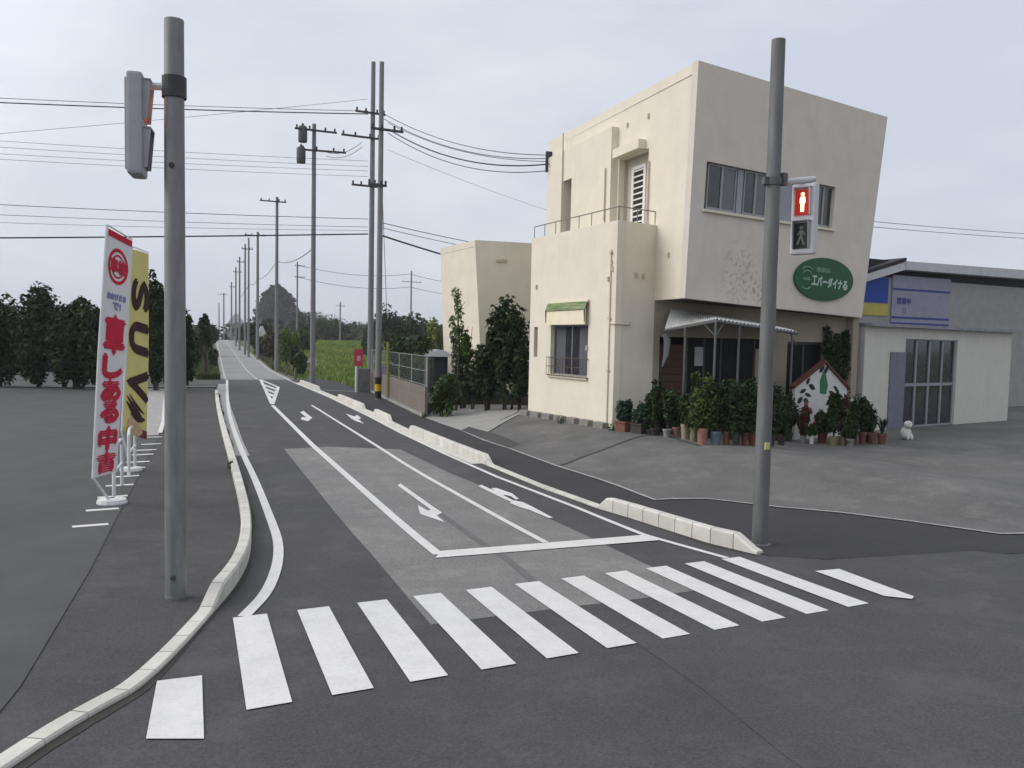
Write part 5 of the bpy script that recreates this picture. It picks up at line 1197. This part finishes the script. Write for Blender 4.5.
potted(771, 447, 8, 12, 392, POTD, LF_POT, 'dark pot just right of the signal pole with a wide green bush', 'bush', 14, 2.0)
potted(781, 446, 8, 12, 398, POTD, LF_DARK, 'dark pot with a low dark bush left of the painted board', 'bush', 15, 1.8)
potted(762, 446, 9, 12, 386, TERR, LF_DARK, 'clay pot with a dark bush hidden behind the signal pole', 'bush', 16, 2.0)
potted(803, 443.5, 6, 8, 403, POTW, LF_RED, 'small grey pot with bronze leaves at the left foot of the painted board', 'bush', 17, 1.5)
potted(811.5, 444.5, 5, 10, 424, FLOWW, LF_POT, 'little white pot before the painted board', 'bush', 18)
potted(822, 443.5, 10, 11, 410, POTR, LF_POT, 'red pot of spreading leaves in front of the mural', 'bush', 19, 1.5, flowers=FLOWR)
potted(833, 445.5, 9, 9, 388, POTY, LF_POT, 'ochre patterned pot with a tall plant reaching up the mural', 'bush', 20, 1.2)
potted(843, 445.5, 9, 9, 394, POTY, LF_RED, 'ochre pot with reddish twigs right of the mural', 'bush', 21, 1.3, flowers=FLOWW)
potted(853, 444.5, 8, 13, 396, POTR, LF_DARK, 'red pot with dark round leaves below the climbing plant', 'bush', 22, 1.5)
potted(862, 444.5, 8, 13, 396, TERR, LF_DARK, 'clay pot with a dark branching plant at the right corner of the house', 'bush', 23, 1.3)
potted(872, 444.5, 9, 12, 411, TERR, LF_BLUE, 'clay pot with grassy blue-green leaves before the annex wall', 'strap', 24)
potted(881.5, 444.5, 9, 11, 414, TERR, LF_BLUE, 'rightmost clay pot with grassy leaves beside the lilac panel', 'strap', 25)
potted(729, 440, 9, 10, 374, POTD, LF_POT, 'taller bush behind the row, between the blue-grey tub and the charcoal pot', 'bush', 26, 2.0)
potted(661, 433, 9, 8, 386, POTD, LF_DARK, 'dark leafy plant behind the grey pot with twigs', 'bush', 41, 1.8)
potted(672, 434, 9, 8, 392, POTD, LF_POT, 'green plant behind the small pink pot', 'bush', 42, 1.8)
potted(711, 439, 9, 8, 379, POTD, LF_DARK, 'dark bush behind the large pink clay pot', 'bush', 43, 2.2)
potted(745, 440, 9, 8, 376, POTD, LF_DARK, 'dark bush behind the two narrow red pots', 'bush', 44, 2.2)
potted(775, 441, 9, 8, 380, POTD, LF_DARK, 'tall dark bush just right of the signal pole, behind the dark pot', 'bush', 45, 2.0)
potted(788, 442, 9, 9, 392, POTD, LF_DARK, 'dark bush touching the left edge of the painted board', 'bush', 46, 1.6)
potted(867, 442.5, 8, 9, 402, POTD, LF_DARK, 'dark bush behind the clay pots before the annex wall', 'bush', 47, 1.7)
potted(850, 446.5, 8, 8, 408, POTW, LF_POT, 'grey pot of leafy green at the right foot of the painted board', 'bush', 48, 1.6)
potted(693, 437, 8, 8, 372, POTD, LF_POTY, 'tall light green plant behind the beige pots, under the left canopy post', 'tall', 27, 1.5)
# climbing plant on the wall
rnd = random.Random(44); cp = G(842, 437); t = thing('climbing_plant', cp, 'dark climbing plant hanging on the beige wall under the overhang', 'climbing plant')
mb = MB(); st = MB(); WGr = WG
for (px, y0, y1) in ((829, 330, 372), (838, 338, 385), (847, 336, 374), (833, 350, 400)):
    pts = []
    for k in range(9):
        y = y0+(y1-y0)*k/8; a, b = WG.ab(px+rnd.uniform(-1.5, 1.5), y, .2); p = WG.pt(a, b, .14); pts.append(p)
        leaf_cloud(mb, p, (.2, .14, .26), 34, .10, rnd, .2, .3)
    st.tube(pts, .015, 5)
a, b = WG.ab(842, 385, .2); st.tube([WG.pt(a, b, .12), cp+Vector((0, 0, .0))], [.03, .04], 5); st.build('stem', BARK, t); mb.build('foliage', LF_DARK, t)
# white dog ornament by the doors
dg = G(905.5, 440); t = thing('dog_ornament', dg, 'white dog ornament sitting beside the dark sliding doors', 'ornament'); s = (dg-CAMP).dot(FW)/FPX
bm = bmesh.new()
def blob(c, r, sx=(1, 1, 1)):
    q = bmesh.ops.create_uvsphere(bm, u_segments=14, v_segments=10, radius=1)['verts']
    for v in q: v.co = Vector((v.co.x*r*sx[0]+c[0], v.co.y*r*sx[1]+c[1], v.co.z*r*sx[2]+c[2]))
blob((0, 0, .26), .19, (1, 1.1, 1.3)); blob((-.03, -.12, .58), .15, (1, 1.05, 1)); blob((-.06, -.26, .54), .075, (1, 1.3, .8)); blob((-.09, -.2, .12), .06, (1, 1.2, 2)); blob((.08, -.2, .12), .06, (1, 1.2, 2)); blob((-.15, -.08, .6), .05, (.6, 1, 1.7)); blob((.1, -.08, .6), .05, (.6, 1, 1.7)); blob((.17, .14, .2), .05, (1.6, 1, 1))
mb = MB(); bm.verts.ensure_lookup_table(); mb.add([dg+v.co for v in bm.verts], [tuple(v.index for v in f.verts) for f in bm.faces]); bm.free(); bod = mb.build('body', mat('ornament_white', (.60, .58, .54), .7, .12, 6), t, smooth=True)
rm = bod.modifiers.new('join', 'REMESH'); rm.mode = 'VOXEL'; rm.voxel_size = .025; rm.use_smooth_shade = True
mb = MB(); mb.box(dg+Vector((-.06, -.35, .56)), (.05, .03, .04), 0, .01); mb.box(dg+Vector((-.1, -.26, .63)), (.025, .02, .03), 0, .005); mb.box(dg+Vector((.0, -.26, .63)), (.025, .02, .03), 0, .005); mb.build('face', BLACKP, t)

# ================================================================== VEGETATION beyond: left side
tree_px('conifer', 156, 54, 267, 20, LF_DARK, 'tall dark conifer rising behind the yellow banner', 'conifer', 'dark conifers beyond the side street', seed=21, trunk=.02, clumps=44, per=150, leaf=.15)
tree_px('conifer', 139, 57, 282, 24, LF_DARK, 'dark conifer behind the upper part of the yellow banner', 'conifer', 'dark conifers beyond the side street', seed=22, trunk=.02, clumps=40, per=150, leaf=.15)
tree_px('conifer', 170, 56, 300, 26, LF_DARK, 'dark conifer hidden behind the left signal pole', 'conifer', 'dark conifers beyond the side street', seed=23, trunk=.02, clumps=40, per=150, leaf=.15)
tree_px('conifer', 187, 60, 313, 15, LF_DARK, 'shorter dark conifer showing just right of the left signal pole', 'conifer', 'dark conifers beyond the side street', seed=24, trunk=.02, clumps=26, per=70, leaf=.22)
for k, (px, top) in enumerate(((104, 288), (74, 294), (38, 284), (0, 296))):
    tree_px('conifer', px, 55+k, top, 52, LF_DARK, ['dark conifer just left of the two banners', 'second dark conifer left of the banners', 'third and tallest dark conifer left of the banners', 'dark conifer at the far left edge'][k], 'conifer', 'dark conifers beyond the side street', seed=25+k, trunk=.02, clumps=40, per=190, leaf=.16)
hw0 = G(60, 386.5); t = thing('boundary_wall', Vector((hw0.x, yb-.5, hw0.z)), 'dark low boundary wall below the conifers along the side street', 'wall')
xw1 = at_y(182, 380, yb-.4).x; mb = MB(); mb.box(((xw1-40)/2, yb+.2, gz(0, yb)+.35), (xw1+40, .2, 1.1)); mb.build('wall', mat('wall_dark', (.04, .04, .04), .9, .2, 2), t)
tree_px('tree', 206.5, 72, 311, 13, LF_DARK, 'small dark tree with a thick trunk left of the far road', 'tree', seed=31, trunk=.42, clumps=18, per=70, leaf=.2, r0=.22)
for k, (px, Y, top, wpx, lm, lab) in enumerate(((196, 85, 330, 16, LF_MID, 'grey-green bush between the pole and the thick-trunked tree'), (186, 110, 322, 24, LF_DARK, 'dark bush in the distance right of the left signal pole'), (213, 95, 346, 8, LF_MID, 'small bush at the left kerb of the far road'), (205, 130, 318, 20, LF_DARK, 'far dark tree behind the thick-trunked tree'), (160, 150, 322, 40, LF_DARK, 'far tree hidden behind the left signal pole'), (213, 170, 325, 12, LF_DARK, 'far dark tree at the left side of the vanishing road'), (120, 160, 324, 60, LF_DARK, 'far tree behind the banners'), (40, 150, 318, 90, LF_DARK, 'far broad tree at the left edge'))):
    tree_px('tree', px, Y, top, wpx, lm, lab, 'tree', 'trees left of the far road', seed=40+k, trunk=.12, clumps=18, per=70, leaf=.3)
LF_OLIVE = leafmat('leaf_olive', (.05, .05, .02), (.09, .08, .035))
# right of the far road
for k, (px, Y, top, wpx, lm, lab) in enumerate((
    (300, 76, 352, 14, LF_MID, 'low roadside bush left of the transformer pole foot'), (296, 92, 344, 12, LF_DARK, 'dark roadside bush before the brown bare soil'), (286, 96, 326, 30, LF_BRIGHT, 'bright green bush below the dark hill'),
    (272, 112, 330, 20, LF_OLIVE, 'brownish-green bush below the dark hill'), (304, 150, 327, 26, LF_MID, 'mid-green tree behind the transformer pole'), (262, 128, 336, 16, LF_DARK, 'dark bush at the foot of the row of poles'),
    (256, 160, 322, 16, LF_DARK, 'dark round tree beside the small pale hut'), (249, 195, 324, 14, LF_DARK, 'dark tree right of the white distant house'), (242, 235, 326, 12, LF_DARK, 'small dark tree by the crest of the far road'), (264, 170, 322, 22, LF_DARK, 'dark tree right of the small pale hut'),
    (308, 250, 309, 40, LF_DARK, 'dark tree in the field tree line left of the transformer pole'), (326, 270, 312, 40, LF_MID, 'low broad tree in the field tree line'), (342, 280, 318, 34, LF_DARK, 'dark low tree under the tiny utility pole'), (360, 300, 320, 40, LF_MID, 'far tree in the middle of the tree line'),
    (386, 150, 305, 30, LF_DARK, 'dark rounded tree behind the utility pole pair'), (375, 190, 316, 28, LF_DARK, 'dark tree left of the rounded tree behind the pole pair'), (408, 150, 308, 32, LF_DARK, 'dark tree under the far utility pole'), (424, 160, 318, 24, LF_MID, 'mid-green tree left of the yellowish bamboo'),
    (259, 150, 336, 12, LF_DARK, 'small dark verge bush between the row poles and the road'), (252, 190, 333, 10, LF_OLIVE, 'tiny olive verge bush beside the far road'), (245, 260, 322, 12, LF_DARK, 'far dark tree behind the white distant house'), (434, 75, 318, 20, LF_YEL, 'yellowish feathery bamboo clump left of the flared block'), (462, 120, 314, 40, LF_DARK, 'tree behind the flared block'), (404, 110, 334, 34, LF_MID, 'low bush behind the clipped hedge'), (372, 130, 338, 22, LF_MID, 'low bush at the back of the field behind the pole pair'))):
    tree_px('tree' if 'tree' in lab else 'bush', px, Y, top, wpx, lm, lab, 'tree' if 'tree' in lab else 'bush', 'trees and bushes right of the far road', seed=60+k, trunk=.06, clumps=30, per=90, leaf=.3 if Y > 100 else .16)
# distant belt of woodland, hill
rnd = random.Random(3); mb = MB()
for i in range(260):
    px = rnd.uniform(-500, 700); Y = rnd.uniform(260, 420); p = at_y(px, 340, Y); h = rnd.uniform(4, 9)
    if 212 < px < 240: continue
    leaf_cloud(mb, (p.x, Y, gz(p.x, Y)+h*.45), (rnd.uniform(5, 10), 5, h*.55), 40, 1.6, rnd, .4)
o = mb.build('far_woodland', LF_DARK); o['kind'] = 'stuff'
Yh = 520; hp = at_y(277, 330, Yh); bm = bmesh.new(); bmesh.ops.create_icosphere(bm, subdivisions=5, radius=1)
from mathutils import noise
s = Yh/FPX; hz = z_at(Vector((hp.x, Yh, 0)), 287)
for v in bm.verts:
    d = v.co.copy(); nn_ = noise.fractal(d*6, .7, 2.2, 6)*.045; k = 1+nn_
    x = d.x*22*s*k*(1.0 if d.x < 0 else 1.0); z = math.copysign(abs(d.z)**.85, d.z)*hz*k
    v.co = Vector((hp.x+x+.12*max(0, d.z)*-2, Yh+d.y*22*s*k, z))
# lower shoulder on the right
mb = MB(); bm.verts.ensure_lookup_table(); mb.add([v.co for v in bm.verts], [tuple(v.index for v in f.verts) for f in bm.faces])
mb.add([Vector((hp.x+(v.co.x-hp.x)*.55+13*s, v.co.y-6, v.co.z*.62)) for v in bm.verts], [tuple(v.index for v in f.verts) for f in bm.faces]); bm.free()
rnd = random.Random(12); base_n = len(mb.v)
for i in range(0, base_n, 7):
    p = mb.v[i]
    if p.z > 2 and p.y < Yh+4: leaf_cloud(mb, p, (1.6, 1.2, 1.5), 7, 1.3, rnd, .3)
struct(mb.build('hill', mat('hill_scrub', (.008, .015, .007), .95, .7, .3, 1, 1.2)))
# distant houses
def far_house(px, Y, top, wpx, label, wallc, roofc, flat=False):
    P = atY(px, Y); s = Y/FPX; w_ = wpx*s; zt = z_at(P, top); t = thing('distant_house', P, label, 'house')
    he = P.z+(zt-P.z)*.68; mb = MB(); mb.box((P.x, P.y+w_*.4, (P.z+he)/2-.5), (w_, w_*.8, he-P.z+1)); mb.build('wall', wallc, t)
    mb = MB(); mb.prism([(-w_*.56, he-P.z+.004), (w_*.56, he-P.z+.004), (w_*.12, zt-P.z), (-w_*.12, zt-P.z)], (1, 0, 0), Z3, (0, -1, 0), -w_*.95, (P.x, P.y-w_*.06, P.z)); mb.build('roof', roofc, t)
    for dx in (-.25, .22):
        mb = MB(); mb.box((P.x+dx*w_, P.y-.03, P.z+(he-P.z)*.6), (w_*.2, .06, (he-P.z)*.35)); mb.build('window', GLASS, t)
HW = mat('house_white', (.62, .62, .62), .8, .08, .5); HR = mat('house_roof', (.55, .55, .58), .6, .08, .5); HB = mat('house_grey', (.33, .32, .32), .8, .1, .5); HRR = mat('house_roof_dark', (.12, .10, .10), .8, .2, .5)
far_house(236, 330, 314, 14, 'white distant house beside the point where the road vanishes', HB, HR)
far_house(262, 150, 326, 7, 'small pale hut among the bushes by the receding poles', HW, HR)
far_house(398, 190, 316, 16, 'grey distant house behind the trees right of the pole pair', HB, HRR)
# field: soil, grass
fa = [G(*a) for a in ((300, 378), (330, 381), (358, 389), (372, 384))]; 
gp_ = [(fa[0].x, fa[0].y), (fa[1].x, fa[1].y), (fa[2].x+.1, fa[2].y+.3), (fa[2].x+2, fa[2].y+1.5), (22, 52), (60, 60), (110, 290), (30, 290), (13, 150), (9, 110)]
sheet('field_soil', gp_, -.05, mat('field_ground', (.11, .14, .03), .95, .3, .3, .3, 10, col2=(.18, .18, .065)), 4.0)
so_ = [G(*a) for a in ((287, 369), (296, 358), (318, 360), (316, 374))]; mb = MB(); drape_poly(mb, [(p.x, p.y) for p in so_], .06, 2); struct(mb.build('bare_soil', mat('bare_soil', (.15, .115, .10), .95, .2, .6, .4, 8)))
def grass(name, poly, n, h0, h1, m, seed, skip=None):
    rnd = random.Random(seed); mb = MB(); x0 = min(p[0] for p in poly); x1 = max(p[0] for p in poly); y0 = min(p[1] for p in poly); y1 = max(p[1] for p in poly); k = 0
    while k < n:
        x = rnd.uniform(x0, x1); y = y0+(y1-y0)*rnd.random()**2.2
        if not inside(x, y, poly) or (skip and inside(x, y, skip)): k += .05; continue
        k += 1; z = gz(x, y)-.08; sc = 1+(y-40)/70 if y > 40 else 1; cl = .6+.4*noise.noise(Vector((x*.25, y*.12, seed)))
        for _ in range(3):
            a = rnd.random()*6.28; h = rnd.uniform(h0, h1)*cl*(.8+.2*sc); wd = .024*sc; d = Vector((math.cos(a), math.sin(a), 0)); q = Vector((-d.y, d.x, 0))*wd; b = Vector((x+rnd.uniform(-.2, .2), y+rnd.uniform(-.2, .2), z)); e = b+d*h*rnd.uniform(.1, .6)+Z3*h
            mb.add([b-q, b+q, b.lerp(e, .55)+Z3*h*.1+q*.8, b.lerp(e, .55)+Z3*h*.1-q*.8, e], [(0, 1, 2, 3), (3, 2, 4)])
    o = mb.build(name, m); o['kind'] = 'stuff'; return o
grass('tall_grass', gp_, 42000, .3, .75, GRASSM, 5, [(p.x, p.y) for p in so_])
vr = [(G(296, 377).x+.4, G(296, 377).y), (FR[1].x+.3, FR[1].y), (FR[2].x+.4, FR[2].y), (FR[3].x+.5, FR[3].y), (FR[3].x+6, FR[3].y), (FR[1].x+5, FR[1].y), (fa[0].x+.3, fa[0].y+.5)]
grass('verge_grass', vr, 5000, .15, .45, leafmat('verge_blades', (.07, .09, .03), (.15, .14, .06), .35), 6)
vl = [(FL[0].x-.2, FL[0].y), (FL[1].x-.2, FL[1].y), (FL[3].x-.2, FL[3].y), (FL[3].x-4, FL[3].y), (FL[1].x-2.5, FL[1].y), (FL[0].x-1.6, FL[0].y)]
grass('verge_grass', vl, 3000, .25, .8, leafmat('verge_blades_green', (.045, .075, .022), (.09, .12, .04), .35), 7)
# roadside posts along the far verge
post = None
for i, (px, py) in enumerate(((292, 379), (283, 374.5), (275, 369.5), (268, 364.5), (262, 359.5), (256.5, 354), (252, 350))):
    p = G(px+3.5, py)
    if not post:
        post = thing('marker_post', p, 'low grey wooden post in a line along the right verge of the far road', 'post', 'verge posts along the far road'); mb = MB(); mb.tube([(0, 0, -.2), (0, 0, .9)], .09, 8); mb.build('post', mat('post_wood', (.13, .12, .10), .9, .3, 6), post, local=True)
    else: copy_thing(post, p)
# weeds and small stones along the kerbs and wall feet
rnd = random.Random(77); wd_ = None
for i, (px, py) in enumerate(((613, 431), (560, 424), (424, 418), (439, 413), (368, 391.5), (300, 383), (217, 398), (232, 470))):
    p = G(px, py); t = thing('weed', p, ['weed tuft at the corner of the balcony block', 'weed between the foot blocks of the cream wall', 'weed tuft at the end of the mesh fence wall', 'weed at the foot of the gate post', 'weed tuft at the end of the short concrete wall', 'weed at the far end of the right kerb', 'weed at the far end of the left kerb', 'weed beside the left kerb near the gutter'][i], 'weed', 'weeds along the kerbs')
    mb = MB(); leaf_cloud(mb, p+Z3*.1, (.14, .14, .16) if i > 1 else (.2, .2, .22), 60, .05, rnd, .1); mb.build('foliage', LF_MID, t)

# ================================================================== AIR
bpy.ops.object.select_all(action='DESELECT') if False else None
mb = MB(); mb.box((0, 1150, 36), (5600, 3100, 84)); hz_ = mb.build('haze', MATS['wire']); hz_['kind'] = 'stuff'
hm = bpy.data.materials.new('haze_air'); hm.use_nodes = True; n = hm.node_tree.nodes; n.clear(); ho = n.new('ShaderNodeOutputMaterial'); pv = n.new('ShaderNodeVolumePrincipled')
pv.inputs['Color'].default_value = (.93, .95, 1, 1); pv.inputs['Density'].default_value = .0003; pv.inputs['Anisotropy'].default_value = .2; hm.node_tree.links.new(pv.outputs[0], ho.inputs['Volume']); hz_.data.materials.clear(); hz_.data.materials.append(hm)
